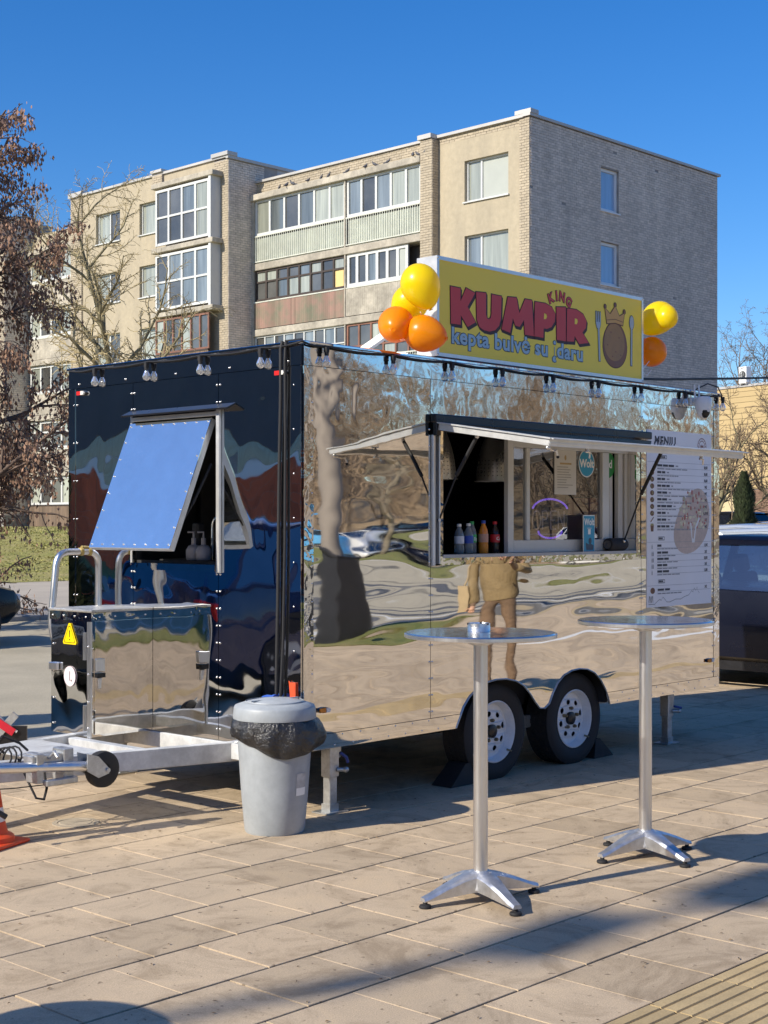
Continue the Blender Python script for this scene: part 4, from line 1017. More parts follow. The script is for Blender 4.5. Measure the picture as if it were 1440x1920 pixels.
q = MB(); q.tube([(-1.35,1.02,.40),(-1.28,.97,.46),(-1.2,1.03,.49),(-1.12,.99,.45),(-1.05,1.02,.40)], .007, 6); q.tube([(-1.45,1.02,.40),(-1.36,.98,.45),(-1.28,1.03,.48),(-1.2,1.0,.40)], .007, 6); q.build('spiral_cable', m_black, tr, smooth=50)
# storage box on the drawbar
bx0, bx1, by0, by1, bz0, bz1 = -.447, -.012, 1.282, 1.692, .377, 1.095
q = MB(); q.box(bx0+.004, bx1, by0+.004, by1, bz0, bz1); bxo = q.build('storage_box', m_steel_front, tr)
q = MB(); q.poly([rect(bx0+.02, bx1, bz0+.015, bz1-.05)], XZ(by0+.003), .008); q.build('door', m_steel_box, bxo, fix=True)
q = MB(); q.poly([rect(bx0, bx1, bz1-.047, bz1)], XZ(by0+.003), .010); q.poly([rect(by0-.006, by1, bz1-.05, bz1)], YZ(bx0+.003), .010); q.build('top_band', m_trim, bxo, fix=True)
q = MB(); q.box(bx0-.012, bx1, by0-.012, by1+.01, bz1+.001, bz1+.016); q.build('lid', M('dusty_steel_lid', (.62,.60,.56), .35, .6, .12, 8, grain=(60,.2)), bxo, bevel=.004)
q = MB(); q.box(bx0-.011, bx0, by0-.004, by0+.032, bz0-.004, bz1-.052); q.box(bx0-.014, bx0, by0+.052, by0+.068, .82, .98); q.box(bx0-.014, bx0, by0+.052, by0+.068, .41, .56); q.build('corner_angle', m_alubr, bxo)
q = MB(); q.poly([rect(bx0+.014, bx0+.078, .755, .83)], XZ(by0-.005), .018); q.poly([[(bx0+.034,.72),(bx0+.062,.72),(bx0+.057,.655),(bx0+.039,.655)]], XZ(by0-.005), .010); q.build('latch', m_alubr, bxo, bevel=.003, fix=True)
q = MB(); q.poly([rect(bx0+.016, bx0+.074, .722, .748)], XZ(by0-.005), .026); q.build('latch_lock', m_blackgloss, bxo, fix=True)
q = MB(); q.box(bx0-.02, bx0, by1-.09, by1-.005, .745, .79); q.build('latch', m_alubr, bxo, bevel=.004)
q = MB()
for y in (1.33, 1.44, 1.55, 1.66): q.lathe(dome, 7, (bx0-.007, y, bz1-.025), RYm)
for z in (.43, .58, .74, .90): q.lathe(dome, 7, (bx0-.011, by0+.02, z), RYm); q.lathe(dome, 7, (bx0, by1-.03, z), RYm)
for i in range(4): q.lathe(dome, 7, (bx0+.05+.11*i, by0-.007, bz1-.024), RX)
q.build('rivets', m_rivet, bxo, smooth=60, kind='stuff')
tri = [(0,.085),(.012,.082),(.078,-.045),(.07,-.06),(-.07,-.06),(-.078,-.045),(-.012,.082)]
tf = lambda u, w, d: (bx0-.0005-d, 1.497-u*.86, .955+w*.86)
q = MB(); q.poly([tri], tf, .002); ws = q.build('warning_sticker', M('yellow_sticker', (.90,.66,.0), .4, 0, .03, 5), bxo, fix=True)
q = MB()
q.poly([[(p[0]*.80, p[1]*.80-.002) for p in tri], [(p[0]*.74, p[1]*.74-.002) for p in tri]], lambda u, w, d: tf(u, w, d+.002), .0008)
q.poly([[(-.005,.035),(.005,.035),(.003,-.012),(-.003,-.012)]], lambda u, w, d: tf(u, w, d+.002), .0008); q.poly([circ(0,-.028,.005,None,10)], lambda u, w, d: tf(u, w, d+.002), .0008)
q.build('exclamation_mark', m_blackgloss, ws, fix=True)
q = MB(); q.poly([circ(1.497, .716, .057, .059, 26)], YZ(bx0-.0005), .002); rs_ = q.build('round_sticker', M('pale_pink_sticker', (.76,.64,.66), .5, 0, .05, 20), bxo, fix=True)
q = MB(); q.poly([rect(1.494,1.499,.69,.745)], YZ(bx0-.0026), .0006); q.poly([circ(1.48,.692,.006,None,8)], YZ(bx0-.0026), .0006); q.build('print', m_dark, rs_, fix=True)
# grab rail beside the box
q = MB()
def arcpts(pts, r=.10, n=6):
    out = [V(pts[0])]
    for a, b, c in zip(pts, pts[1:], pts[2:]):
        a, b, c = V(a), V(b), V(c); p0 = b+(a-b).normalized()*r; p1 = b+(c-b).normalized()*r
        out += [(p0*(1-t)**2 + b*2*t*(1-t) + p1*t*t) for t in [i/n for i in range(n+1)]]
    return out + [V(pts[-1])]
q.tube(arcpts([(-.425,1.695,.93),(-.435,1.712,.99),(-.385,1.715,1.440),(-.085,1.715,1.440),(-.085,1.715,1.09)], .085), .0205, 12)
q.build('grab_rail', m_alubr, tr, smooth=60)
q = MB(); q.tube([(-.21,1.715,1.465),(-.15,1.715,1.462)], .012, 8); q.tube([(-.225,1.715,1.44),(-.205,1.715,1.44)], .026, 10); q.tube([(-.165,1.715,1.44),(-.145,1.715,1.44)], .026, 10); q.build('rail_clip', M('brass_clip', (.45,.34,.12), .45, .5, .1, 10), tr, smooth=50)
# power cables down the front
q = MB()
q.tube([(-.02,.135,2.60),(-.032,.136,2.56),(-.028,.14,2.3),(-.026,.15,2.05),(-.024,.158,1.8),(-.026,.165,1.2),(-.03,.17,.85),(-.03,.175,.55)], .010, 8)
q.tube([(.05,.05,2.61),(-.02,.11,2.60),(-.028,.108,2.5),(-.022,.11,2.1),(-.024,.112,1.5),(-.026,.125,.95),(-.03,.15,.55)], .008, 8)
q.build('power_cables', m_black, tr, smooth=60)

# ------------------------------------------------------------ roof sign
def txt(s, size, mat, f, name, parent, off=0.0, depth=.002, align='LEFT', spacing=1.0, shear=0, xs=1.0, split=False):
    cu = bpy.data.curves.new(name, 'FONT'); cu.body = s; cu.size = size; cu.offset = off; cu.align_x = align; cu.space_character = spacing; cu.shear = shear; cu.fill_mode = 'FRONT'; cu.resolution_u = 3
    o = bpy.data.objects.new(name, cu); COL.objects.link(o); bpy.context.view_layer.update()
    dg = bpy.context.evaluated_depsgraph_get(); me = bpy.data.meshes.new_from_object(o.evaluated_get(dg))
    vs_ = [v.co.copy() for v in me.vertices]; fs = [tuple(p.vertices) for p in me.polygons]
    bpy.data.objects.remove(o); bpy.data.curves.remove(cu); bpy.data.meshes.remove(me)
    if split:                                          # one object per letter: groups of faces whose x ranges overlap
        iv = sorted((min(vs_[i].x for i in q), max(vs_[i].x for i in q), k) for k, q in enumerate(fs)); gr = []
        for a, b, k in iv:
            if gr and a < gr[-1][0]-.0004: gr[-1][0] = max(gr[-1][0], b); gr[-1][1].append(k)
            else: gr.append([b, [k]])
        for _, ks in gr:
            mb = MB(); idx = {}
            for k in ks:
                for i in fs[k]: idx.setdefault(i, len(idx))
            mb.add([f(vs_[i].x*xs, vs_[i].y, depth) for i in idx], [tuple(idx[i] for i in fs[k]) for k in ks]); mb.build(name, mat, parent)
        return
    mb = MB(); mb.add([f(v.x*xs, v.y, depth) for v in vs_], fs)
    return mb.build(name, mat, parent) if name else mb
S0, S1, SZ0, SZ1, SYF = 1.136, 3.372, 2.612, 3.212, .03
sign = thing('sign_board', 'yellow rooftop sign board with large red lettering KUMPIR', 'sign', (S0, SYF, Z1+.018))
sg_off = V((S0, SYF, Z1+.018))
SF = lambda u, w, d: (u-S0, -d, w-Z1-.018)
q = MB(); q.box(.012, S1-S0-.012, .006, .15, SZ0-sg_off.z+.01, SZ1-sg_off.z-.01); q.build('casing', M('white_sheet', (.78,.78,.77), .45, .1, .04, 3), sign)
q = MB()
for a, b, c, e in ((S0, S1, SZ1-.022, SZ1), (S0, S1, SZ0, SZ0+.022), (S0, S0+.02, SZ0+.022, SZ1-.022), (S1-.02, S1, SZ0+.022, SZ1-.022)): q.box(a-S0, b-S0, -.006, .155, c-sg_off.z, e-sg_off.z)
q.build('frame', m_alu, sign)
m_signy = M('yellow_sign_face', (1.0, 0.72, 0.08), .5, 0, .02, 2)
q = MB(); q.box(.02, S1-S0-.02, -.001, .005, SZ0+.022-sg_off.z, SZ1-.022-sg_off.z); q.build('face', m_signy, sign)
q = MB(); q.box(0, S1-S0+.02, -.0, .05, -.017, .013); q.box(0, S1-S0, .1, .15, -.017, .013); q.build('foot_rail', m_blackgloss, sign)
m_sred = M('sign_red', (0.62, 0.06, 0.06), .5, 0, .02, 3); m_smar = M('sign_maroon', (0.055, 0.02, 0.02), .5, 0, .02, 3); m_sblue = M('sign_blue', (0.36, 0.52, 0.62), .5, 0, .03, 3); m_snavy = M('sign_navy', (0.03, 0.06, 0.11), .5, 0, .03, 3)
LET = {
'K': [[(1.262, 3.042), (1.357, 3.041), (1.357, 2.963), (1.409, 3.049), (1.497, 3.028), (1.424, 2.936), (1.502, 2.849), (1.424, 2.812), (1.359, 2.877), (1.359, 2.819), (1.266, 2.818)]],
'U': [[(1.506, 3.036), (1.603, 3.041), (1.603, 2.909), (1.614, 2.885), (1.63, 2.881), (1.648, 2.891), (1.655, 2.915), (1.659, 3.039), (1.758, 3.038), (1.751, 2.896), (1.733, 2.851), (1.694, 2.819), (1.637, 2.805), (1.58, 2.808), (1.535, 2.826), (1.513, 2.865)]],
'M': [[(1.758, 2.831), (1.821, 3.041), (1.911, 3.047), (1.939, 2.952), (1.999, 3.048), (2.072, 3.048), (2.094, 2.819), (1.997, 2.82), (1.987, 2.913), (1.944, 2.865), (1.897, 2.868), (1.873, 2.912), (1.845, 2.817)]],
'P': [[(2.104, 3.043), (2.22, 3.044), (2.288, 3.027), (2.326, 2.986), (2.32, 2.937), (2.283, 2.897), (2.232, 2.88), (2.198, 2.88), (2.195, 2.818), (2.097, 2.82)], [(2.203, 2.979), (2.227, 2.976), (2.235, 2.96), (2.225, 2.944), (2.2, 2.94)]],
'I': [[(2.336, 3.034), (2.441, 3.044), (2.443, 2.818), (2.341, 2.819)]],
'R': [[(2.456, 3.038), (2.565, 3.041), (2.639, 3.019), (2.679, 2.977), (2.671, 2.93), (2.631, 2.895), (2.706, 2.832), (2.594, 2.814), (2.542, 2.863), (2.534, 2.824), (2.451, 2.82)], [(2.544, 2.982), (2.571, 2.98), (2.579, 2.964), (2.568, 2.944), (2.542, 2.943)]]}
def grow(l, e):
    out = []; n_ = len(l); ar = sum(l[i][0]*l[(i+1)%n_][1]-l[(i+1)%n_][0]*l[i][1] for i in range(n_)); sg_ = 1 if ar < 0 else -1
    for i in range(n_):
        a, b, c = V((*l[i-1],0)), V((*l[i],0)), V((*l[(i+1)%n_],0)); d1 = (b-a).normalized(); d2 = (c-b).normalized()
        n1 = V((-d1.y, d1.x, 0))*sg_; n2 = V((-d2.y, d2.x, 0))*sg_; m_ = (n1+n2); m_ = m_/max(m_.length_squared/2, .4); b2 = b+m_*e; out.append((b2.x, b2.y))
    return out
for k_, loops in LET.items():
    q = MB(); qs = MB(); q.poly(loops, lambda u, w, d: SF(u, w, d+.0042), 0); q.build('letter', m_sred, sign)
    o_ = grow(loops[0], .006)
    for dx in (0, .006, .012): qs.poly([[(a+dx, b-dx*1.15) for a, b in o_]], lambda u, w, d, dx=dx: SF(u, w, d+.0012+(.012-dx)*.1), 0)
    qs.build('letter_shadow', m_smar, sign)
for k_ in 'PR': qh = MB(); qh.poly([LET[k_][1]], lambda u, w, d: SF(u, w, d+.0034), 0); qh.build('letter_hole', m_signy, sign)

for ch, x, z, a in (('K', 2.262, 3.048, R(24)), ('I', 2.335, 3.078, R(8)), ('N', 2.365, 3.084, R(-8)), ('G', 2.436, 3.074, R(-30))):
    f = lambda u, w, d, x=x, z=z, a=a: SF(x+u*cos(a)-w*sin(a), z+u*sin(a)+w*cos(a), d)
    txt(ch, .086, m_smar, f, 'letter_shadow', sign, off=.0075, depth=.0022); txt(ch, .086, m_sred, f, 'letter', sign, off=.0035, depth=.0036)
tg = 'kepta bulv\u0117 su \u012fdaru'
txt(tg, .136, m_snavy, lambda u, w, d: SF(1.270+u, 2.704+w, d), 'tagline_outline', sign, off=.0085, depth=.0018, xs=1.145, spacing=1.06).__setitem__('kind', 'stuff')
txt(tg, .136, m_sblue, lambda u, w, d: SF(1.270+u, 2.704+w, d), 'letter', sign, off=.0038, depth=.0032, xs=1.145, spacing=1.06, split=True)
# plain potato with crown, fork and spoon
m_pot = M('print_potato', (.38,.20,.075), .5, 0, .12, 9); m_line = M('print_outline', (.10,.03,.015), .5); m_crown = M('print_crown', (.66,.36,.11), .5, 0, .03, 8); m_cut = M('print_cutlery', (.44,.52,.58), .5, 0, .03, 9); m_potd = M('print_potato_edge', (.24,.105,.06), .5, 0, .08, 9)
pt = [(3.022+.145*cos(a)*(1-.07*sin(a)), 2.847+.156*sin(a)) for a in [2*pi*k/36 for k in range(36)]]
q = MB(); q.poly([grow(pt, .006)], lambda u, w, d: SF(u, w, d+.0014), 0); q.build('potato_outline', m_line, sign)
q = MB(); q.poly([pt], lambda u, w, d: SF(u, w, d+.0022), 0); q.build('potato_edge', m_potd, sign)
q = MB(); q.poly([[(3.014+(a-3.022)*.86, 2.866+(b-2.847)*.84) for a, b in pt]], lambda u, w, d: SF(u, w, d+.0029), 0); q.build('potato', m_pot, sign)
q = MB()
for a, b in ((2.97,2.93),(3.07,2.90),(2.93,2.84),(3.03,2.80),(3.09,2.78),(2.99,2.765)): q.poly([circ(a, b, .009, .005, 8)], lambda u, w, d: SF(u, w, d+.0036), 0)
q.build('potato_eyes', m_potd, sign, kind='stuff')
cr = [(2.897, 3.09), (2.96, 3.053), (3.022, 3.114), (3.073, 3.049), (3.135, 3.078), (3.115, 2.990), (3.022, 3.000), (2.921, 2.986)]
q = MB(); q.poly([grow(cr, .006)], lambda u, w, d: SF(u, w, d+.0030), 0)
for a, b in ((2.9, 3.1), (3.022, 3.123), (3.134, 3.087)): q.poly([circ(a, b, .019, None, 12)], lambda u, w, d: SF(u, w, d+.0032), 0)
q.build('crown_outline', m_line, sign)
q = MB(); q.poly([cr], lambda u, w, d: SF(u, w, d+.0042), 0); q.build('crown', m_crown, sign)
q = MB()
for a, b in ((2.9, 3.1), (3.022, 3.123), (3.134, 3.087)): q.poly([circ(a, b, .013, None, 12)], lambda u, w, d: SF(u, w, d+.0046), 0)
q.poly([[(2.921,3.012),(3.022,3.026),(3.117,3.016),(3.117,3.011),(3.022,3.021),(2.921,3.007)]], lambda u, w, d: SF(u, w, d+.0048), 0)
q.build('crown_balls', m_potd, sign, kind='stuff')
fk = [(2.788,3.055),(2.796,3.055),(2.80,2.985),(2.808,2.985),(2.812,3.055),(2.820,3.055),(2.824,2.985),(2.832,2.985),(2.836,3.055),(2.844,3.055),(2.846,2.975),(2.836,2.945),(2.830,2.94),(2.842,2.72),(2.826,2.72),(2.814,2.94),(2.802,2.945),(2.790,2.975)]
sp_ = [(3.226+.026*cos(a), 3.02+.048*sin(a)) for a in [pi*1.5+.3+ (2*pi-.6)*k/16 for k in range(17)]] + [(3.214,2.72),(3.230,2.72)]
q = MB(); q.poly([fk], lambda u, w, d: SF(u, w, d+.0040), 0); q.build('fork', m_cut, sign); q = MB(); q.poly([sp_], lambda u, w, d: SF(u, w, d+.0040), 0); q.build('spoon', m_cut, sign)
q = MB(); q.poly([grow(fk, .004)], lambda u, w, d: SF(u, w, d+.0030), 0); q.poly([grow(sp_, .005)], lambda u, w, d: SF(u, w, d+.0030), 0); q.build('cutlery_outline', m_snavy, sign)
q = MB(); q.bar((-.03,.75,.02),(.03,.16,.30),.04,.04); q.bar((S1-S0-.1,.75,.02),(S1-S0-.06,.16,.30),.04,.04); q.build('brace', m_whitepl, sign)
for x, z in ((.01, SZ0+.01), (.01, SZ1-.01), (S1-S0-.01, SZ0+.01), (S1-S0-.01, SZ1-.01)):
    q = MB(); q.lathe(dome, 8, (x, -.006, z-sg_off.z), RX); q.build('screw', m_rivet, sign)

# ------------------------------------------------------------ balloons
def balloon_mat(name, col):
    m, nt, b, N = nodes(name); b.inputs['Base Color'].default_value = (*col, 1); b.inputs['Roughness'].default_value = .28
    t = N('BsdfTranslucent'); t.inputs[0].default_value = (*col, 1)
    mx = N('MixShader'); mx.inputs[0].default_value = .42; nt.links.new(b.outputs[0], mx.inputs[1]); nt.links.new(t.outputs[0], mx.inputs[2]); nt.links.new(mx.outputs[0], nt.nodes['Material Output'].inputs[0]); return m
m_by = balloon_mat('yellow_balloon', (1.0, 0.80, 0.01)); m_bo = balloon_mat('orange_balloon', (0.98, 0.37, 0.006))
def balloon(loc, r, mat, tilt, lab, grp):
    q = MB(); pr = []
    for k in range(19):
        t = pi*k/18; z = -cos(t); rr = sin(t); s_ = 1.0 + (.20*max(0, -z)**2 if z < 0 else 0)
        pr.append((max(rr*r*(1-.06*max(0,-z)), 1e-4), z*r*1.1*s_))
    Mt = Matrix.Rotation(tilt[0], 3, 'X') @ Matrix.Rotation(tilt[1], 3, 'Y')
    q.lathe(pr, 28, (0,0,0), Mt); o = q.build('balloon', mat, None, smooth=180, loc=loc, label=lab, cat='balloon', group=grp)
    q = MB(); q.lathe([(.004,-r*1.345),(.006,-r*1.32),(.013,-r*1.375),(.001,-r*1.36)], 10, (0,0,0), Mt); q.build('knot', mat, o, smooth=60)
GL = 'balloons tied at the left end of the sign'; GR = 'balloons tied at the right end of the sign'
balloon((.80,-.14,2.975), .114, m_by, (R(-20), R(-12)), 'large yellow balloon in front, topmost at the left end of the sign', GL)
balloon((.91,.04,2.90), .108, m_by, (R(30), R(10)), 'yellow balloon behind the large one at the left end of the sign', GL)
balloon((.742,-.005,2.755), .105, m_bo, (R(-60), R(50)), 'orange balloon lower left, furthest from the sign', GL)
balloon((.83,-.14,2.70), .107, m_bo, (R(-75), R(-20)), 'orange balloon lowest of the cluster, touching the left end of the sign', GL)
balloon((3.572,.03,3.09), .116, m_by, (R(40), R(30)), 'yellow balloon at the right end of the sign', GR)
balloon((3.545,-.06,3.085), .080, m_by, (R(160), R(-20)), 'smaller yellow balloon inside the curve of the right hand yellow one', GR)
balloon((3.55,.07,2.85), .108, m_bo, (R(110), R(-30)), 'orange balloon hanging low behind the right end of the sign', GR)

for cx_, cy_, pts_ in ((1.12, .02, ((.80,-.14,2.82), (.91,.04,2.755), (.76,-.03,2.72), (.85,-.12,2.70))), (3.39, .05, ((3.56,.03,2.93), (3.55,.07,2.72)))):
    q = MB()
    for p_ in pts_: q.tube([p_, V(p_).lerp(V((cx_,cy_,2.70)), .5)-V((0,0,.04)), (cx_,cy_,2.70)], .003, 5)
    q.build('balloon_string', m_whitepl, sign).matrix_parent_inverse = Matrix.Translation(-sg_off)
# ------------------------------------------------------------ string of bulbs
sl_ = thing('string_lights', 'black cable of clear light bulbs round the roof edge', 'string lights', (0,0,Z1))
front = [1.816, 1.30, .803, .29]; side = [.144, .68, 1.198, 1.684, 2.212, 2.724, 3.245, 3.829, 4.36]
q = MB(); P = []
pts = [(-.028, y, 2.578) for y in [2.1]+front] + [(-.03,-.03,2.588)] + [(x,-.03,2.576) for x in side]
for a, b in zip(pts, pts[1:]):
    for i in range(6):
        t = i/6; p_ = V(a).lerp(V(b), t); p_.z -= .012*sin(pi*t); P.append(p_-V((0,0,Z1)))
P.append(V(pts[-1])-V((0,0,Z1))); q.tube(P, .006, 6)
q.tube([V((x,-.034,z-Z1)) for x, z in ((4.36,2.58),(4.3,2.64),(4.15,2.655),(3.98,2.60))], .005, 6)
q.build('cable', m_black, sl_, smooth=60)
def bulb(c):
    q = MB(); q.box(-.012,.012,-.012,.012,-.018,.012); q.tube([(0,0,-.012),(0,0,-.036)], .0125, 10)
    o = q.build('socket', m_black, sl_, loc=(c[0], c[1], c[2]-Z1), bevel=.002)
    q = MB(); q.lathe([(.010,.0),(.011,-.007),(.018,-.020),(.0235,-.037),(.020,-.052),(.010,-.061),(.0001,-.063)], 16, (0,0,-.034)); q.build('bulb', m_bulb, o, smooth=70)
    q = MB(); q.tube([(0,0,-.03),(0,0,-.062)], .0045, 6); q.tube([(-.010,0,-.070),(0,0,-.060),(.010,0,-.070)], .0015, 4); q.build('filament', m_rivet, o)
for y in front: bulb((-.040, y, 2.560))
for x in side: bulb((x, -.040, 2.558))

# ------------------------------------------------------------ security cameras
def seccam(x, ang, lab):
    t = thing('security_camera', lab, 'security camera', (x, -.012, 2.50))
    q = MB(); q.box(-.03,.03,-.02,0,-.02,.04); q.tube([(0,-.02,.01),(0,-.06,.0)], .016, 8); q.build('bracket', m_whitepl, t, bevel=.004)
    q = MB(); q.lathe([(.001,.045),(.05,.04),(.060,.02),(.062,-.02),(.055,-.06),(.001,-.06)], 20, (0,-.10,0)); q.build('body', m_whitepl, t, smooth=40)
    q = MB(); Mz = Matrix.Rotation(ang, 3, 'Z')
    q.sph((0,-.10,-.065), .048, 18, 12, 1.15); hd = q.build('head', m_whitepl, t, smooth=60)
    q = MB(); c = V((0,-.10,-.065)); dr = Mz @ V((0,-1,0))
    q.sph(c+dr*.014+V((0,0,-.006)), .040, 16, 10, 1.15); q.build('lens_cover', m_blackgloss, hd, smooth=60)
    q = MB(); q.lathe([(.012,0),(.013,.005),(.001,.006)], 14, c+dr*.052+V((0,0,.004)), Matrix.Rotation(ang, 3, 'Z') @ RX); q.build('lens', m_clear, hd, smooth=40)
    q = MB()
    for s_ in (-.028, .028): q.tube([(s_,-.05,.02),(s_*1.15,-.045,.13)], [.008,.006], 8)
    q.build('antenna', m_whitepl, t, smooth=50)
seccam(3.955, R(-18), 'white dome security camera with two antennas below the roof edge near the far corner')

# power cable running to the right
q = MB()
P = [(3.30,.22,2.66),(3.65,.25,2.675),(4.2,.4,2.72)]
e0, e1 = V((4.2,.4,2.72)), V((30,6.0,6.2))
P += [tuple(e0.lerp(e1, t) - V((0,0,.35*sin(pi*t)))) for t in [i/14 for i in range(1,15)]]
q.tube(P, .011, 6); pc = q.build('power_cable', m_black, None, smooth=60, label='black overhead power cable running from the sign to the right', cat='cable')
q = MB(); q.tube([(30,6,-.02),(30,6,7.0)], [.11,.08], 10); q.build('utility_pole', m_conc, None, label='concrete utility pole carrying the black power cable at the right', cat='pole', smooth=60)

# ------------------------------------------------------------ menu board
mn = thing('menu_board', 'tall white menu poster of loaded potatoes on the steel wall right of the window', 'menu', (3.357, -.0105, 1.018))
MF = lambda u, w, d: (u, -.0032-d, w)
MW, MHt = .882, 1.262
q = MB(); q.box(0, MW, -.003, 0, 0, MHt); q.build('sheet', M('poster_white', (.86,.85,.86), .5, 0, .03, 3), mn)
m_ink = M('print_black', (.06,.06,.07), .6); m_inkg = M('print_grey', (.28,.28,.30), .6)
bars = MB(); grey = MB(); rk = random.Random(5)
def words(mb, u, z, h, n_, tot):
    x = u
    for i in range(n_):
        w_ = tot/n_*rk.uniform(.6, 1.1)
        mb.poly([rect(x, x+w_*.88, z, z+h)], lambda a, b, d: MF(a, b, d+.0008), 0); x += w_
        if x > u+tot: break
pr = ['8,50', '8,60', '8,60', '9\u20ac', '9\u20ac', '9\u20ac', '9\u20ac', '6,50\u20ac', '5\u20ac', '6\u20ac']
zs = [1.262-(k*.0485)-.265 for k in range(10)]
lay = lambda u, z: (lambda a, b, d: MF(u+a, z+b, d))
lines = MB()
def rule(u0, u1, z): lines.poly([rect(u0, u1, z-.0009, z+.0009)], lambda a, b, d: MF(a, b, d+.0006), 0)
rule(.0, MW-.01, 1.035)
for k, z in enumerate(zs):
    x = .135
    for j in range(rk.randint(2, 3)):
        w_ = rk.uniform(.04, .075); bars.poly([rect(x, x+w_, z+.006, z+.022)], lambda a, b, d: MF(a, b, d+.0008), 0); x += w_+.008
    words(grey, x+.015, z+.009, .009, 2, .035)
    words(grey, .135, z-.014, .007, rk.randint(5, 10), rk.uniform(.25, .6))
    txt(pr[k], .028, m_ink, lay(.80, z+.004), 'price', mn, off=.0012, depth=.0009, align='CENTER')
    rule(.135, MW-.02, z-.002)
zd = [.425, .375, .330, .285, .240]
rule(.0, MW-.01, .462)
for k, (z, p_) in enumerate(zip(zd, ['1,5\u20ac', '2\u20ac', '0,50', '2\u20ac', '1,80'])):
    x = .135
    for j in range(rk.randint(1, 2)):
        w_ = rk.uniform(.05, .09); bars.poly([rect(x, x+w_, z+.004, z+.020)], lambda a, b, d: MF(a, b, d+.0008), 0); x += w_+.008
    words(grey, .135, z-.015, .007, rk.randint(2, 6), rk.uniform(.1, .35))
    txt(p_, .028, m_ink, lay(.80, z+.002), 'price', mn, off=.0012, depth=.0009, align='CENTER'); rule(.135, MW-.02, z-.003)
rule(.0, MW-.01, .152); rule(.135, MW-.02, .108)
txt('3\u20ac', .028, m_ink, lay(.80, .117), 'price', mn, off=.0012, depth=.0009, align='CENTER')
words(bars, .14, .114, .015, 2, .18); words(grey, .14, .090, .008, 6, .36)
for z, w_ in ((1.058, .11), (.475, .08), (.168, .085)): bars.poly([rect(.15, .15+w_, z, z+.026), rect(.154, .146+w_, z+.004, z+.022)], lambda a, b, d: MF(a, b, d+.0008), 0); words(bars, .158, z+.007, .012, 4, w_-.018)
lines.build('rule_lines', m_inkg, mn, kind='stuff'); bars.build('item_names', m_ink, mn, kind='stuff'); grey.build('descriptions', m_inkg, mn, kind='stuff')
txt('MENIU', .085, m_ink, lay(.10, 1.158), 'heading', mn, off=.004, depth=.0009, spacing=1.15)
q = MB()
for r_ in (.062, .042): q.poly([circ(.745, 1.168, r_, None, 28), circ(.745, 1.168, r_-.005, None, 28)], lambda a, b, d: MF(a, b, d+.0008), 0)
for k in range(14):
    a = 2*pi*k/14; q.poly([circ(.745+.051*cos(a), 1.168+.051*sin(a), .004, None, 6)], lambda a_, b, d: MF(a_, b, d+.0009), 0)
q.poly([[(.725,1.155),(.722,1.18),(.735,1.17),(.745,1.185),(.755,1.17),(.768,1.18),(.765,1.155)]], lambda a, b, d: MF(a, b, d+.0009), 0)
q.build('round_emblem', M('print_rust', (.30,.14,.10), .6), mn, kind='stuff')
# little dish pictures
q = MB(); q2 = MB()
for k in range(8):
    z = zs[k+1]+.010 if k < 8 else 0
    if k == 7: break
    q.poly([circ(.068, z, .026, .019, 12, .4)], lambda a, b, d: MF(a, b, d+.0008), 0)
    for j in range(4): q2.poly([circ(.068+rk.uniform(-.014,.014), z+rk.uniform(-.009,.009), .007, .005, 7)], lambda a, b, d: MF(a, b, d+.0014), 0)
q.poly([[(.045,zs[8]+.0),(.052,zs[8]-.006),(.092,zs[8]+.030),(.086,zs[8]+.034)]], lambda a, b, d: MF(a, b, d+.0008), 0)
q.poly([[(.052,zs[9]-.022),(.084,zs[9]-.022),(.09,zs[9]+.02),(.046,zs[9]+.02)]], lambda a, b, d: MF(a, b, d+.0008), 0); q2.poly([[(.046,zs[9]+.02),(.09,zs[9]+.02),(.085,zs[9]+.034),(.05,zs[9]+.034)]], lambda a, b, d: MF(a, b, d+.0008), 0)
q.poly([circ(.075, .117, .030, .022, 14, .5)], lambda a, b, d: MF(a, b, d+.0008), 0)
q.build('dish_pictures', M('print_brown', (.21,.10,.055), .6, 0, .3, 60), mn, kind='stuff'); q2.build('dish_toppings', M('print_olive', (.38,.33,.14), .6, 0, .3, 60), mn, kind='stuff')
q = MB()
for z in zd: 
    for j in range(1 if z in (zd[0], zd[4]) else 2): q.poly([rect(.062+j*.016, .072+j*.016, z-.012, z+.014), ], lambda a, b, d: MF(a, b, d+.0008), 0); q.poly([rect(.065+j*.016, .069+j*.016, z+.0145, z+.022)], lambda a, b, d: MF(a, b, d+.0008), 0)
q.build('drink_pictures', m_inkg, mn, kind='stuff')
# big faded potato picture
bpz = [(.62+.245*cos(a)*(1-.16*sin(a+.3))+.03*sin(a), .615+.235*sin(a)+.05*cos(a)) for a in [2*pi*k/40 for k in range(40)]]
bpz = [(min(a, MW-.012), b) for a, b in bpz]
q = MB(); q.poly([bpz], lambda a, b, d: MF(a, b, d+.0003), 0); q.build('potato_picture', M('print_faded_potato', (.64,.50,.41), .6, 0, .12, 9, grain=(40,.1)), mn)
q = MB()
for i in range(60):
    a, b = rk.uniform(.44,.84), rk.uniform(.56,.82)
    if ((a-.62)/.20)**2+((b-.66)/.17)**2 < 1: q.poly([circ(a, b, rk.uniform(.010,.028), rk.uniform(.008,.022), 9, rk.uniform(0,3))], lambda u, w, d, k=i: MF(u, w, d+.0003+.00001*(k+1)), 0)
q.build('topping_picture', M('print_faded_topping', (.74,.68,.48), .6, 0, .2, 6, island=.3), mn, kind='stuff')
q = MB()
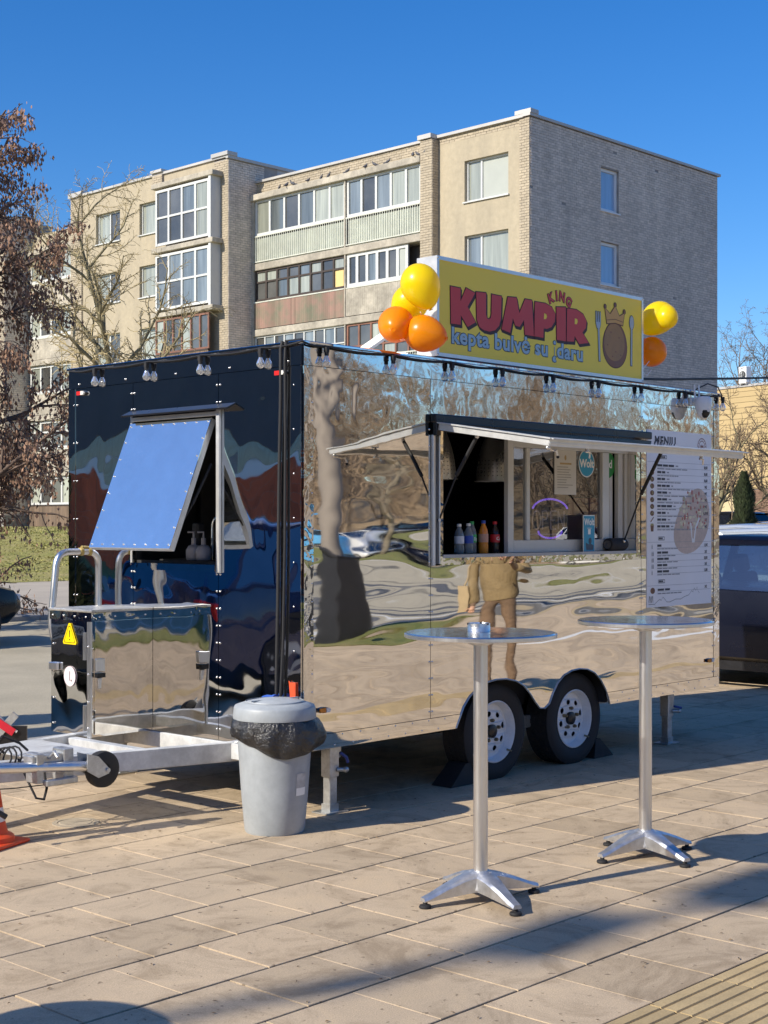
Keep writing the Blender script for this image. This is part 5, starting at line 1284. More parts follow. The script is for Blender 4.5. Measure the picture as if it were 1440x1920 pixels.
for i in range(40):
    a, b = rk.uniform(.46,.82), rk.uniform(.54,.83)
    if ((a-.62)/.20)**2+((b-.68)/.17)**2 < 1: q.poly([circ(a, b, rk.uniform(.005,.014), rk.uniform(.005,.022), 7, rk.uniform(0,3))], lambda u, w, d, k=i: MF(u, w, d+.001+.00001*(k+1)), 0)
q.build('sauce_picture', M('print_faded_red', (.50,.17,.14), .6, 0, .2, 6), mn, kind='stuff')
q = MB(); q.poly([[(.575,.60),(.597,.60),(.610,.49),(.625,.48),(.645,.57),(.70,.645),(.715,.63),(.662,.56),(.64,.455),(.605,.455)]], lambda a, b, d: MF(a, b, d+.0016), 0); q.build('fork_picture', m_whitepl, mn)
q = MB()
sk = [(.02,.02),(.1,.018),(.12,.03),(.16,.05),(.19,.045),(.21,.068),(.235,.05),(.26,.03),(.3,.028),(.38,.046),(.45,.044),(.5,.06),(.56,.07),(.6,.10),(.62,.09),(.635,.12),(.66,.10),(.675,.125),(.69,.095),(.71,.08)]
for a, b in zip(sk, sk[1:]): q.poly([[(a[0],a[1]),(b[0],b[1]),(b[0],b[1]+.003),(a[0],a[1]+.003)]], lambda u, w, d: MF(u, w, d+.0008), 0)
for x in (.02,.04,.06): q.poly([[(x,.03),(x+.012,.08),(x+.018,.08),(x+.022,.03),(x+.019,.03),(x+.015,.074),(x+.003,.03)]], lambda u, w, d: MF(u, w, d+.0008), 0)
q.build('skyline_drawing', m_ink, mn, kind='stuff')
# ------------------------------------------------------------ high bar tables
m_ttop = mirror('table_top_steel', (.80,.80,.80), [(6, (1,1,1), .0012, 2, .5), (30, (1,1,1), .0001, 2, 0)], rough=.10)
def bar_table(x, y, rz, lab):
    t = thing('bar_table', lab, 'table', (x, y, 0), rz, 'high bistro tables on the paving')
    q = MB(); q.lathe([(.001,1.120),(.30,1.120),(.318,1.122),(.322,1.126),(.322,1.138),(.318,1.144),(.001,1.146)], 64); q.build('tabletop', m_ttop, t, smooth=30)
    q = MB(); q.lathe([(.3225,1.123),(.326,1.126),(.326,1.139),(.3225,1.142)], 64); q.build('edge_band', m_alubr, t, smooth=30)
    q = MB(); q.lathe([(.031,.10),(.031,.62)], 32); q.lathe([(.0307,.624),(.0307,1.10)], 32); q.lathe([(.0312,.612),(.0317,.618),(.0312,.626)], 32); q.lathe([(.036,1.09),(.10,1.11),(.10,1.117),(.001,1.117)], 24); q.build('pole', m_alubr, t, smooth=40)
    q = MB(); q.lathe([(.001,.128),(.042,.128),(.055,.118),(.068,.092),(.07,.055),(.055,.045),(.001,.05)], 24); q.build('hub', m_cast, t, smooth=50)
    for k in range(4):
        a = R(45)+k*pi/2; Ma = Matrix.Rotation(a, 3, 'Z'); q = MB(); vs_ = []
        secs = [(.030,.050,.126,.052),(.10,.044,.110,.040),(.18,.036,.082,.030),(.255,.030,.052,.024),(.285,.028,.044,.021)]
        for s_, zb, zt, hw in secs:
            for yy, zz in ((-hw*.9,zb),(-hw*1.02,zt-.012),(-hw*.72,zt),(hw*.72,zt),(hw*1.02,zt-.012),(hw*.9,zb)): vs_.append(Ma @ V((s_, yy, zz)))
        fs = [(i*6+j, i*6+(j+1)%6, (i+1)*6+(j+1)%6, (i+1)*6+j) for i in range(len(secs)-1) for j in range(6)] + [(5,4,3,2,1,0), tuple(len(secs)*6-6+j for j in range(6))]
        q.add(vs_, fs); lg = q.build('leg', m_cast, t, smooth=40, fix=True)
        q = MB(); c = Ma @ V((.272,0,0)); q.lathe([(.001,0),(.024,0),(.027,.006),(.024,.013),(.010,.017),(.010,.032),(.001,.032)], 16, c); q.build('rubber_foot', m_black, lg, smooth=50)
    return t
T1 = (-.617, -1.736); T2 = (.575, -1.792)
bar_table(*T1, R(26), 'near steel bar table with a metal ashtray on top')
bar_table(*T2, R(30), 'far steel bar table before the menu poster, its top empty')
bar_table(-4.52, -1.44, R(12), 'steel bar table out of the frame at the left, only its shadow seen')
as_ = thing('ashtray', 'round metal ashtray on the near bar table', 'ashtray', (T1[0]+.0, T1[1]+.01, 1.146))
q = MB(); q.lathe([(.001,.0),(.047,.0),(.049,.004),(.049,.036),(.046,.037),(.044,.030),(.042,.008),(.001,.007)], 32); q.lathe([(.0495,.017),(.0502,.019),(.0495,.021)], 32); q.build('bowl', m_alubr, as_, smooth=40)
q = MB()
for k in range(3): a = 2*pi*k/3+.5; q.obox((.046*cos(a), .046*sin(a), .0345), (.012,.008,.008), Matrix.Rotation(a,3,'Z'))
q.build('rest_notch', m_dark, as_)

# ------------------------------------------------------------ grey waste bin with liner
BX, BY = -.245, -.045
bn = thing('waste_bin', 'light grey plastic waste bin with a black liner by the trailer corner', 'waste bin', (BX, BY, 0))
m_bin = M('grey_plastic', (.36,.39,.415), .45, 0, .06, 5, grain=(16,.10), stretch=(1,1,.5))
q = MB(); q.lathe([(.001,.004),(.145,.004),(.152,.0),(.158,.012),(.175,.20),(.196,.50),(.199,.60),(.192,.60),(.18,.3),(.001,.05)], 48); q.build('body', m_bin, bn, smooth=40)
q = MB(); q.lathe([(.217,.592),(.219,.600),(.214,.648),(.208,.660),(.16,.676),(.08,.692),(.001,.698)], 48)
ld = q.build('lid', m_bin, bn, smooth=50)
q = MB(); q.lathe([(.150,.6795),(.156,.6785),(.153,.684)], 40); q.bar((-.15,.02,.688),(.15,-.02,.688),.012,.006); q.build('lid_ridge', m_bin, ld, smooth=50)
q = MB(); rg = random.Random(9); n = 90; prof = [.597,.585,.56,.535,.51,.49,.478]; vs_ = []
ph = [rg.uniform(0,6.28) for _ in range(8)]
for j, z in enumerate(prof):
    for k in range(n):
        a = 2*pi*k/n
        fold = .012*abs(sin(3.5*a+ph[0]+z*9))-.006+.009*sin(11*a+ph[1]-z*22)+.007*abs(sin(9.5*a+ph[2]+z*16))+rg.uniform(-.003,.003)
        t = j/(len(prof)-1); bulge = .026*sin(pi*min(1,t*.9+.1))+.018*max(0, cos(a-R(-25)))*sin(pi*t*.8)*1.7
        rr = .2+bulge+fold*(0.3+t*.9); zz = z - (t**1.2)*(.012+.050*cos(a-R(-95)) + .014*sin(2*a+ph[3]) + .006*sin(5*a+ph[4]))
        if j == len(prof)-1: rr = .200+fold*.3
        vs_.append((rr*cos(a), rr*sin(a), zz))
q.add(vs_, [(j*n+k, j*n+(k+1)%n, (j+1)*n+(k+1)%n, (j+1)*n+k) for j in range(len(prof)-1) for k in range(n)])
q.build('liner', M('black_bin_bag', (.020,.020,.022), .20, 0, .1, 10, spec=.7, bmp=(20,.022)), bn, smooth=180)
q = MB(); vs_ = []
for z in (.205,.32):
    for k in range(9): a = R(-95+22*k/8); rr = .158+.018*(z-.012)/.188+.0035 if z < .2 else .1755+.021*(z-.2)/.3+.002; vs_.append((rr*cos(a), rr*sin(a), z))
q.add(vs_, [(k, k+1, 10+k, 9+k) for k in range(8)]); lb = q.build('label', M('grey_label', (.42,.42,.42), .5, 0, .25, 14), bn)
q = MB(); vs_ = []
for z in (.205,.245):
    for k in range(9): a = R(-95+22*k/8); rr = .1755+.021*(z-.2)/.3+.0032; vs_.append((rr*cos(a), rr*sin(a), z))
q.add(vs_, [(k, k+1, 10+k, 9+k) for k in range(8)]); q.build('white_strip', m_whitepl, lb)
# plugs behind the bin
cn = thing('cable_plug', 'blue round power plug at the end of the black cables above the bin', 'plug', (-.05, .205, .645))
q = MB(); q.lathe([(.001,-.05),(.022,-.05),(.030,-.02),(.030,.03),(.036,.034),(.036,.05),(.001,.051)], 20, (0,0,0), Matrix.Rotation(R(90),3,'X')); q.build('body', M('blue_cap', (.02,.09,.45), .4), cn, smooth=40)
q = MB(); q.tube([(.0,.05,.0),(.01,.09,-.02),(.02,.12,-.09)], .010, 8); q.build('cable', m_black, cn, smooth=50)
hs_ = thing('hose_coupling', 'blue plug with a red cloth strip on the front wall above the bin', 'plug', (-.014, .075, .60))
q = MB(); q.tube([(-.02,-.03,.02),(-.02,.08,.02)], .016, 10); q.box(-.035,-.005,.0,.035,.0,.045); q.build('plug', M('blue_plug', (.02,.06,.40), .45), hs_, bevel=.003)
q = MB(); q.add([(-.004,.0,.045),(-.004,-.045,.05),(-.012,-.04,.13),(-.006,.012,.16)], [(0,1,2,3)]); q.box(-.010,-.001,-.045,-.002,.05,.15); q.build('cloth', M('red_cloth', (.72,.08,.02), .8), hs_)

# ------------------------------------------------------------ cone and folding barrier at the left edge
cx, cy = D(-20, 7.32)[:2]
cn = thing('traffic_cone', 'orange red and white striped traffic cone at the left edge', 'traffic cone', (cx, cy, 0), R(20))
m_or = M('cone_orange', (.75,.07,.015), .5, 0, .06, 8)
def cz(z): return .088-.066*(z-.05)/.42
q = MB(); q.box(-.145,.145,-.145,.145,.0,.022); q.build('base', m_or, cn, bevel=.014, seg=2)
q = MB(); q.lathe([(.125,.021),(.122,.045),(.108,.055),(.092,.06),(cz(.12),.12)], 32); q.lathe([(cz(.12),.12),(cz(.47),.47),(.012,.472),(.001,.45)], 32); q.build('body', m_or, cn, smooth=40)
q = MB(); q.lathe([(cz(.12)+.0006,.12),(cz(.19)+.0006,.19)], 32); m_rw = M('reflective_white', (.80,.78,.78), .35); q.build('white_band', m_rw, cn, smooth=40); q = MB(); q.lathe([(cz(.30)+.0006,.30),(cz(.38)+.0006,.38)], 32); q.build('white_band', m_rw, cn, smooth=40)
bc = D(24, 9.6)
br_ = thing('folding_barrier', 'folding parking barrier with grey legs and red reflective strips behind the drawbar', 'barrier', (bc.x, bc.y, 0), YAW-R(90))
q = MB(); q.bar((-.26,0,.04),(.02,0,.36),.05,.014,(0,1,0)); q.bar((.16,.03,.04),(-.14,.03,.36),.05,.014,(0,1,0)); q.bar((-.2,.015,.03),(.12,.015,.03),.05,.02)
q.build('legs', m_galv, br_)
q = MB(); q.bar((-.17,-.012,.36),(.01,-.012,.24),.05,.012,(0,1,0)); q.build('red_strip', M('red_reflector', (.60,.02,.04), .3), br_)
q = MB(); q.bar((-.18,-.008,.385),(.03,-.008,.245),.016,.010,(0,1,0)); q.build('white_edge', m_whitepl, br_)
q = MB(); q.obox((-.03,.015,.20),(.24,.02,.16)); q.build('plate', m_blackgloss, br_)
# rubber chocks by the wheels
q = MB(); q.add([(-.13,-.08,0),(.10,-.08,0),(.10,.08,0),(-.13,.08,0),(-.10,-.07,.13),(-.05,-.07,.13),(-.05,.07,.13),(-.10,.07,.13)], [(0,3,2,1),(4,5,6,7),(0,1,5,4),(1,2,6,5),(2,3,7,6),(3,0,4,7)])
ck = q.build('wheel_chock', m_black, None, loc=(2.98,.16,.001), label='black rubber chock behind the rear trailer wheel', cat='wheel chock', group='wheel chocks under the trailer')
c2 = dup(ck, None, (1.42,.15,.001), pi, 'black rubber chock in front of the front trailer wheel')

# ------------------------------------------------------------ things on the window counter
def bottle(x, y, sc, liquid, cap, labelc, lab, mark=None):
    z0 = 1.4245; t = thing('drink_bottle', lab, 'bottle', (x, y, z0), 0, 'soft drink bottles on the window counter')
    q = MB(); P = [(.001,.0),(.026,.0),(.031,.006),(.031,.05),(.029,.06),(.031,.07),(.031,.115),(.026,.145),(.014,.172),(.012,.180),(.012,.19)]
    q.lathe([(a, b*sc) for a, b in P], 20); q.build('body', liquid, t, smooth=50)
    q = MB(); q.lathe([(.0145,.182*sc),(.0145,.200*sc),(.001,.201*sc)], 16); q.build('cap', cap, t, smooth=40)
    q = MB(); q.lathe([(.0318,.068*sc),(.0318,.118*sc)], 24); lo = q.build('label', labelc, t, smooth=60)
    if mark:
        txt(mark, .030, m_whitepl, lambda u, w, d: (.0325*sin((u)/.0325)-.0, -.0325*cos(u/.0325), .082*sc+w), 'lettering', lo, off=.001, align='CENTER')
    return t
m_water = M('clear_water_bottle', (.45,.48,.50), .08, 0, .2, 30, trans=.6); m_cola = M('dark_cola', (.025,.012,.01), .1); m_org = M('orange_drink', (.75,.25,.02), .12, 0, .1, 20); m_grn = M('green_bottle', (.06,.32,.10), .1)
LB = lambda n_, c: M(n_, c, .4, 0, .1, 40)
lw_, lb_, lg_, lr_, lo_ = LB('white_label', (.70,.70,.74)), LB('blue_label', (.03,.08,.42)), LB('green_label', (.05,.45,.12)), LB('red_label', (.55,.02,.03)), LB('mixed_label', (.55,.30,.22))
bottle(1.455, .12, .92, m_water, m_whitepl, lw_, 'clear water bottle with a white label and cap, leftmost on the counter')
bottle(1.545, .12, .94, m_water, m_whitepl, lb_, 'clear water bottle with a blue label and white cap')
bottle(1.615, .15, 1.0, m_water, lg_, lg_, 'clear bottle with a green cap and green label', 'Sp')
bottle(1.680, .11, 1.03, m_org, lb_, lo_, 'orange drink bottle with a blue cap')
bottle(1.755, .17, 1.0, m_cola, m_blackgloss, lr_, 'dark cola bottle with a black cap between the orange and red capped bottles')
bottle(1.820, .13, 1.0, m_cola, lr_, lr_, 'dark cola bottle with a red cap and red label', 'Co')
# blue table card, stickers, paper, neon, speaker
m_cyan = M('sticker_blue', (.02,.30,.50), .45, 0, .03, 4)
cd_ = thing('counter_card', 'small blue upright card with white lettering on the counter', 'card', (2.686, .015, 1.4245), R(6))
q = MB(); q.box(-.078,.078,-.004,.0,.0,.245); q.build('card', m_whitepl, cd_); q = MB(); q.box(-.072,.072,-.0055,-.004,.0,.238); q.build('print', m_cyan, cd_)
txt('Wolt', .062, m_whitepl, lambda u, w, d: (u, -.0065, .178+w), 'lettering', cd_, off=.002, align='CENTER')
q = MB()
for a, b, c, e in ((-.03,.03,.155,.158),(-.018,.018,.115,.15)): q.poly([rect(a,b,c,e)], lambda u, w, d: (u, -.0066, w), 0)
q.build('white_print', m_whitepl, cd_)
q = MB(); q.poly([circ(.01,.07,.022,None,12)], lambda u, w, d: (u, -.0066, w), 0); q.poly([[(-.04,.01),(.05,.01),(.06,.04),(.03,.05),(-.01,.048),(-.05,.06)]], lambda u, w, d: (u, -.0064, w), 0); q.build('figure_print', m_snavy, cd_)
st1 = thing('round_sticker', 'round light blue sticker with white lettering on the window pane', 'sticker', (2.735, .066, 2.02))
q = MB(); q.poly([circ(0,0,.094,None,36)], lambda u, w, d: (u, -d, w), .001); q.build('border', m_whitepl, st1); q = MB(); q.poly([circ(0,0,.087,None,36)], lambda u, w, d: (u, -.0016-d, w), 0); q.build('print', m_cyan, st1)
txt('Wolt', .075, m_whitepl, lambda u, w, d: (u, -.0024, w-.025), 'lettering', st1, off=.003, align='CENTER')
st2 = thing('round_sticker', 'round green sticker partly behind the right window frame', 'sticker', (3.03, .100, 2.02))
q = MB(); q.poly([circ(0,0,.095,None,32)], lambda u, w, d: (u, -d, w), .001); q.build('print', M('sticker_green', (.02,.25,.05), .45), st2)
txt('d', .08, m_whitepl, lambda u, w, d: (u+.02, -.002, w-.02), 'lettering', st2, off=.002)
pp = thing('paper_notice', 'white printed paper notice on the window pane', 'notice', (2.37, .0665, 1.805))
q = MB(); q.box(0,.245,-.0008,0,0,.295); q.build('sheet', M('paper', (.62,.60,.55), .7, 0, .04, 6), pp)
q = MB(); rk = random.Random(3)
for k in range(9): q.poly([rect(.03,.03+rk.uniform(.10,.19),.18-k*.017,.186-k*.017)], lambda u, w, d: (u, -.0015, w), 0)
q.build('print', M('print_pale', (.36,.34,.30), .7), pp)
q = MB(); q.poly([circ(.122,.245,.012,.018,10)], lambda u, w, d: (u, -.0015, w), 0); q.poly([rect(.06,.19,.20,.212)], lambda u, w, d: (u, -.0015, w), 0); q.build('emblem', M('print_gold', (.45,.33,.15), .7), pp)
ns = thing('neon_sign', 'neon OPEN sign with violet arcs behind the window pane', 'neon sign', (2.41, .13, 1.635))
m_neon = M('violet_tube', (.25,.15,.9), .3, emit=((.25,.12,1.0), .55)); m_neonw = M('pale_tube', (.62,.55,.50), .3, emit=((.9,.75,.7), .03))
q = MB(); q.tube([(-.20*cos(a)*1.0, 0, .055+.085*sin(a)) for a in [R(15)+R(150)*k/14 for k in range(15)]], .0065, 8); q.tube([(-.13*cos(a), 0, -.075-.045*sin(a)) for a in [R(-5)+R(190)*k/14 for k in range(15)]], .0065, 8); q.build('arc_tube', m_neon, ns, smooth=60)
q = MB()
O_ = [(-.15+.045*cos(a), .0, .0+.06*sin(a)) for a in [2*pi*k/16 for k in range(17)]]; q.tube(O_, .005, 6)
q.tube([(-.085,0,-.06),(-.085,0,.06),(-.045,0,.06),(-.025,0,.035),(-.045,0,.005),(-.085,0,0)], .005, 6)
q.tube([(.06,0,.06),(.005,0,.06),(.005,0,-.06),(.06,0,-.06)], .005, 6); q.tube([(.005,0,0),(.05,0,0)], .005, 6)
q.tube([(.09,0,-.06),(.09,0,.06),(.155,0,-.06),(.155,0,.06)], .005, 6); q.build('letter_tube', m_neonw, ns, smooth=60)
q = MB(); q.box(-.21,.21,.01,.018,-.10,-.09); q.box(-.21,.21,.01,.018,.03,.036); q.build('backing', M('neon_backing', (.3,.3,.3), .4), ns)
sp_o = thing('speaker', 'black cylindrical portable speaker on the counter at the right', 'speaker', (3.02, .02, 1.4245), R(4))
q = MB(); q.lathe([(.02,-.115),(.038,-.11),(.044,-.095),(.044,.095),(.038,.11),(.02,.115)], 24, (0,0,.044), Matrix.Rotation(R(90),3,'Y')); q.build('body', M('speaker_cloth', (.02,.02,.025), .8, bmp=(200,.001)), sp_o, smooth=40)
m_spe = M('speaker_end', (.10,.10,.11), .5)
for e_ in (-1, 1): q = MB(); q.lathe([(.030,.118*e_),(.001,.112*e_)], 20, (0,0,.044), Matrix.Rotation(R(90),3,'Y')); q.build('end_cone', m_spe, sp_o, smooth=40)
# soap pump and tap inside the front hatch
sb = thing('soap_bottle', 'grey soap pump bottle inside the front hatch', 'bottle', (.10, .985, 1.395))
for yy in (-.045, .045):
    q = MB(); q.lathe([(.001,0),(.04,0),(.046,.01),(.046,.06),(.03,.085),(.014,.09),(.014,.13),(.001,.131)], 18, (0,yy,0)); q.tube([(0,yy,.13),(0,yy,.165),(-.03,yy+.02,.165)], .006, 6); q.build('bottle_body', M('grey_soap', (.42,.40,.42), .4), sb, smooth=50)
tp = thing('tap', 'bent chrome tap inside the front hatch', 'tap', (.16, .93, 1.395))
q = MB(); q.tube(arcpts([(0,0,0),(0,0,.25),(-.02,-.14,.25),(-.02,-.15,.16)], .06), .010, 10); q.build('spout', m_steel_flat, tp, smooth=60)
q = MB(); q.box(-.03,.03,.10,.16,.0,.22); q.build('dark_bottle', m_dark, tp, bevel=.01)
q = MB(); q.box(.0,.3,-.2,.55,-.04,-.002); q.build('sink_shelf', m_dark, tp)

# ------------------------------------------------------------ cars
m_carglass = glass('car_glass', (.50,.60,.62), .16); m_cardark = glass('dark_car_glass', (.10,.12,.14), .14)
def paint(n_, c): return M(n_, c, .28, .15, .04, 2, coat=1.0 if max(c) > .05 else .12, spec=.28)
def car(name, label, loc, rz, col, L=4.3, W=1.8, Ht=1.48, kind='hatch', group=None, clear=False, plate=None, seats=False):
    t = thing(name, label, 'van' if kind == 'van' else 'car', loc, rz, group)
    pm_ = col; h = L/2; w_ = W/2
    if kind == 'van':
        ST = [(-1,.42,1.10,.88),(-.985,.32,1.15,.95),(-.9,.26,1.18,1.0),(0,.24,1.18,1.0),(.55,.24,1.15,1.0),(.80,.26,1.08,.98),(.94,.30,.98,.93),(1,.40,.80,.80)]
        cabs = (-.975, .70, -.94, .34, 1.0)
    else:
        ST = [(-1,.42,.78,.82),(-.975,.32,.93,.92),(-.86,.24,.99,.98),(-.5,.21,.98,1.0),(0,.20,.95,1.0),(.42,.21,.94,1.0),(.72,.23,.86,.97),(.92,.28,.76,.90),(.985,.36,.66,.82),(1,.42,.58,.76)]
        cabs = (-.93, .46, -.72, .10, .96)
    k_ = Ht/1.48 if kind != 'van' else Ht/2.0
    q = MB(); vs_ = []
    for s_, zb, zt, ww in ST:
        zt *= k_; 
        for yy, zz in ((-.80*ww,zb),(-.97*ww,zb+.10),(-1.0*ww,zb+(zt-zb)*.45),(-.985*ww,zb+(zt-zb)*.72),(-.95*ww,zt-.015),(-.85*ww,zt+.012),(0,zt+.035)): vs_.append((s_*h, yy*w_, zz))
        for yy, zz in ((.85*ww,zt+.012),(.95*ww,zt-.015),(.985*ww,zb+(zt-zb)*.72),(1.0*ww,zb+(zt-zb)*.45),(.97*ww,zb+.10),(.80*ww,zb)): vs_.append((s_*h, yy*w_, zz))
    n_ = 13; fs = [(i*n_+j, i*n_+(j+1)%n_, (i+1)*n_+(j+1)%n_, (i+1)*n_+j) for i in range(len(ST)-1) for j in range(n_)] + [tuple(range(n_-1,-1,-1)), tuple((len(ST)-1)*n_+j for j in range(n_))]
    q.add(vs_, fs); body = q.build('body', pm_, t, smooth=42, fix=True)
    zb_ = .97*k_*(1.0 if kind != 'van' else 1.2); b0, b1, r0, r1, wr = [cabs[0]*h, cabs[1]*h, cabs[2]*h, cabs[3]*h, cabs[4]]
    wb, wt = w_*.93, w_*(.70 if kind != 'van' else .86); zr = Ht-.06
    B = [(b0,-wb,zb_-.03),(b1,-wb,zb_-.05),(b1,wb,zb_-.05),(b0,wb,zb_-.03)]; T_ = [(r0,-wt,zr),(r1,-wt,zr),(r1,wt,zr),(r0,wt,zr)]
    q = MB(); q.add(B+T_, [(0,1,5,4),(1,2,6,5),(2,3,7,6),(3,0,4,7)]); q.build('windows', m_carglass if clear else m_cardark, t, fix=True)
    q = MB(); vs_ = []
    for s_, e_, dz in ((r0-.05, .98, -.015), (r0+.12, 1.02, .035), ((r0+r1)/2, 1.03, .06), (r1-.12, 1.02, .04), (r1+.06, .97, -.012)):
        for yy, dd in ((-1.02,-.03),(-.98,.0),(-.6,.018),(0,.025),(.6,.018),(.98,.0),(1.02,-.03)): vs_.append((s_, yy*wt*e_, zr+dz+dd))
    q.add(vs_, [(i*7+j, i*7+j+1, (i+1)*7+j+1, (i+1)*7+j) for i in range(4) for j in range(6)]); q.build('roof', pm_, t, smooth=60)
    q = MB()
    for sg_ in (-1, 1):
        for a, b in (((b0,sg_*wb,zb_-.03),(r0,sg_*wt,zr)), ((b1,sg_*wb,zb_-.05),(r1,sg_*wt,zr)), ((-.02*h,sg_*wb*1.003,zb_-.03),(-.04*h,sg_*wt*1.01,zr)), ((b0+.3*(r0-b0)+.36,sg_*wb,zb_-.03),(r0+.30,sg_*wt,zr))): q.bar(a, b, .075, .05, (0,1,0))
        q.bar((b0,sg_*(wb+.003),zb_-.02),(b1,sg_*(wb+.003),zb_-.04),.03,.03); q.bar((r0,sg_*wt,zr),(r1,sg_*wt,zr),.05,.05)
    q.bar((b0,-wb,zb_-.02),(b0,wb,zb_-.02),.05,.06); q.build('pillars', pm_, t, fix=True)
    for sg_ in (-1, 1):
        q = MB(); q.box(-.62*h,.64*h, *(sorted((sg_*(w_-.02), sg_*(w_+.006)))), .18,.27); q.build('sill_trim', m_blackgloss, t)
        for x in (.12*h, -.36*h): q = MB(); q.box(x, x+.16, *(sorted((sg_*(w_-.01), sg_*(w_+.022)))), .80*k_, .835*k_); q.build('door_handle', pm_, t, bevel=.008)
    for x in (-.60*h, .62*h):
        for sg_ in (-1, 1):
            Mw = Matrix.Rotation(R(90)*sg_*-1, 3, 'X') if False else (RX if sg_ < 0 else Matrix.Rotation(R(-90),3,'X'))
            c = (x, sg_*(w_-.10), .315)
            q = MB(); q.lathe([(.36,.095),(.375,.108),(.36,.112),(.20,.06)], 24, c, Mw); q.lathe([(.21,-.1),(.30,-.1),(.315,-.07),(.315,.08),(.30,.105),(.21,.10)], 28, c, Mw); wl = q.build('wheel', m_tyre, t, smooth=50)
            q = MB(); q.lathe([(.212,.10),(.20,.085),(.19,.05)], 28, c, Mw)
            for k in range(5):
                a = 2*pi*k/5; u = V((cos(a), sin(a), 0)); v_ = V((-sin(a), cos(a), 0)); q.add([V(c)+Mw @ (u*r_+v_*s_+V((0,0,z_))) for r_, s_, z_ in ((.03,-.03,.095),(.2,-.025,.085),(.2,.025,.085),(.03,.03,.095))], [(0,1,2,3)])
            q.lathe([(.05,.095),(.001,.1)], 14, c, Mw); q.build('rim', m_galv, wl, smooth=40)
            q = MB(); q.lathe([(.20,.04),(.001,.03)], 20, c, Mw); q.build('brake', m_dark, wl)
    for sg_ in (-1, 1):
        q = MB(); y0, y1 = sorted((sg_*w_*.52, sg_*w_*.90))
        if kind == 'van': y0, y1 = sorted((sg_*w_*.84, sg_*w_*.97)); q.box(-h-.005, -h+.10, y0, y1, .75, 1.35)
        else: q.box(-h*.995-.0, -h+.14, y0, y1, .70*k_, .86*k_)
        q.build('taillight', m_red, t, bevel=.02, seg=2)
        q = MB(); y0, y1 = sorted((sg_*w_*.45, sg_*w_*.80)); q.box(h-.22, h-.02, y0, y1, .58*k_, .70*k_); q.build('headlight', m_clear, t, bevel=.02, seg=2)
        q = MB(); q.sph((b1-.35, sg_*(w_+.08), zb_+.06), .085, 12, 8, .75); q.build('mirror', pm_, t, smooth=60)
    q = MB(); q.box(-h-.006, -h+.02, -.5*w_, .5*w_, .36, .46); q.box(h-.03, h+.005, -.55*w_, .55*w_, .36, .50); q.build('bumper_grille', m_blackgloss, t)
    if plate:
        q = MB(); q.box(-h-.02, -h-.008, -.26, .26, .625, .735); po = q.build('number_plate', m_whitepl, t)
        txt(plate, .105, m_ink, lambda u, w, d: (-h-.0215, -u, .642+w), 'lettering', po, off=.003, align='CENTER')
    if seats:
        m_seat = M('car_seat', (.06,.065,.07), .8)
        q = MB()
        for x in (.05*h, -.42*h):
            for yy in (-.38, .38):
                q.obox((x-.1, yy, .80), (.14,.46,.62), Matrix.Rotation(R(-12),3,'Y')); q.obox((x-.17, yy, 1.20), (.09,.25,.19), Matrix.Rotation(R(-12),3,'Y')); q.obox((x+.16, yy, .50), (.5,.48,.16))
        q.box(.36*h,.50*h,-.7,.7,.7,.98); q.build('seats', m_seat, t, bevel=.04, seg=2, smooth=50)
        q = MB(); q.tube([(.30*h+.06*sin(a), -.38+.18*cos(a), .96+.17*sin(a)) for a in [2*pi*k/16 for k in range(17)]], .014, 6); q.build('steering_wheel', m_blackgloss, t, smooth=50)
    return t
m_navy = paint('navy_car_paint', (.004,.006,.017)); m_blackp = paint('black_car_paint', (.006,.006,.008)); m_navy2 = paint('deep_blue_van_paint', (.012,.03,.10)); m_navy2.node_tree.nodes['Principled BSDF'].inputs['Coat Weight'].default_value = 1.0; m_silver = paint('silver_car_paint', (.42,.46,.52)); m_whitep = paint('white_car_paint', (.70,.70,.70)); m_bluep = paint('light_blue_paint', (.10,.34,.62)); m_greyp = paint('grey_car_paint', (.10,.11,.12)); m_redp = paint('dark_red_paint', (.45,.02,.02))
YP = R(90)
car('parked_car', 'dark navy car with clear side windows right behind the trailer', (8.3, 1.1, 0), -YP, m_navy, 4.5, 1.85, 1.49, clear=True, seats=True, group='parked cars')
car('parked_car', 'silver blue car whose roof shows above the navy car', (11.1, 2.2, 0), -YP, m_silver, 4.4, 1.8, 1.56, group='parked cars', clear=True)
car('parked_car', 'pale grey car with only its roof showing, third in the row', (14.0, 4.2, 0), -YP, m_silver, 4.5, 1.8, 1.60, group='parked cars')
car('parked_car', 'dark grey car behind the silver ones, before the thuja', (19.0, 6.9, 0), -YP, m_greyp, 4.3, 1.8, 1.62, group='parked cars')
p = D(1432, 34); car('parked_car', 'pale car parked right of the thuja at the edge of the photo', (p.x, p.y, .12), R(200), m_silver, 4.3, 1.8, 1.55, group='parked cars')
p = D(1358, 50); car('parked_car', 'distant dark car with red tail lights left of the thuja', (p.x, p.y, .55), R(65), m_blackp, 4.2, 1.8, 1.5, group='parked cars')
p = D(12, 20.4); car('parked_car', 'glossy black car nosing in at the left edge', (p.x-2.30, p.y+.1, 0), R(0), m_blackp, 4.3, 1.8, 1.42, group='parked cars')
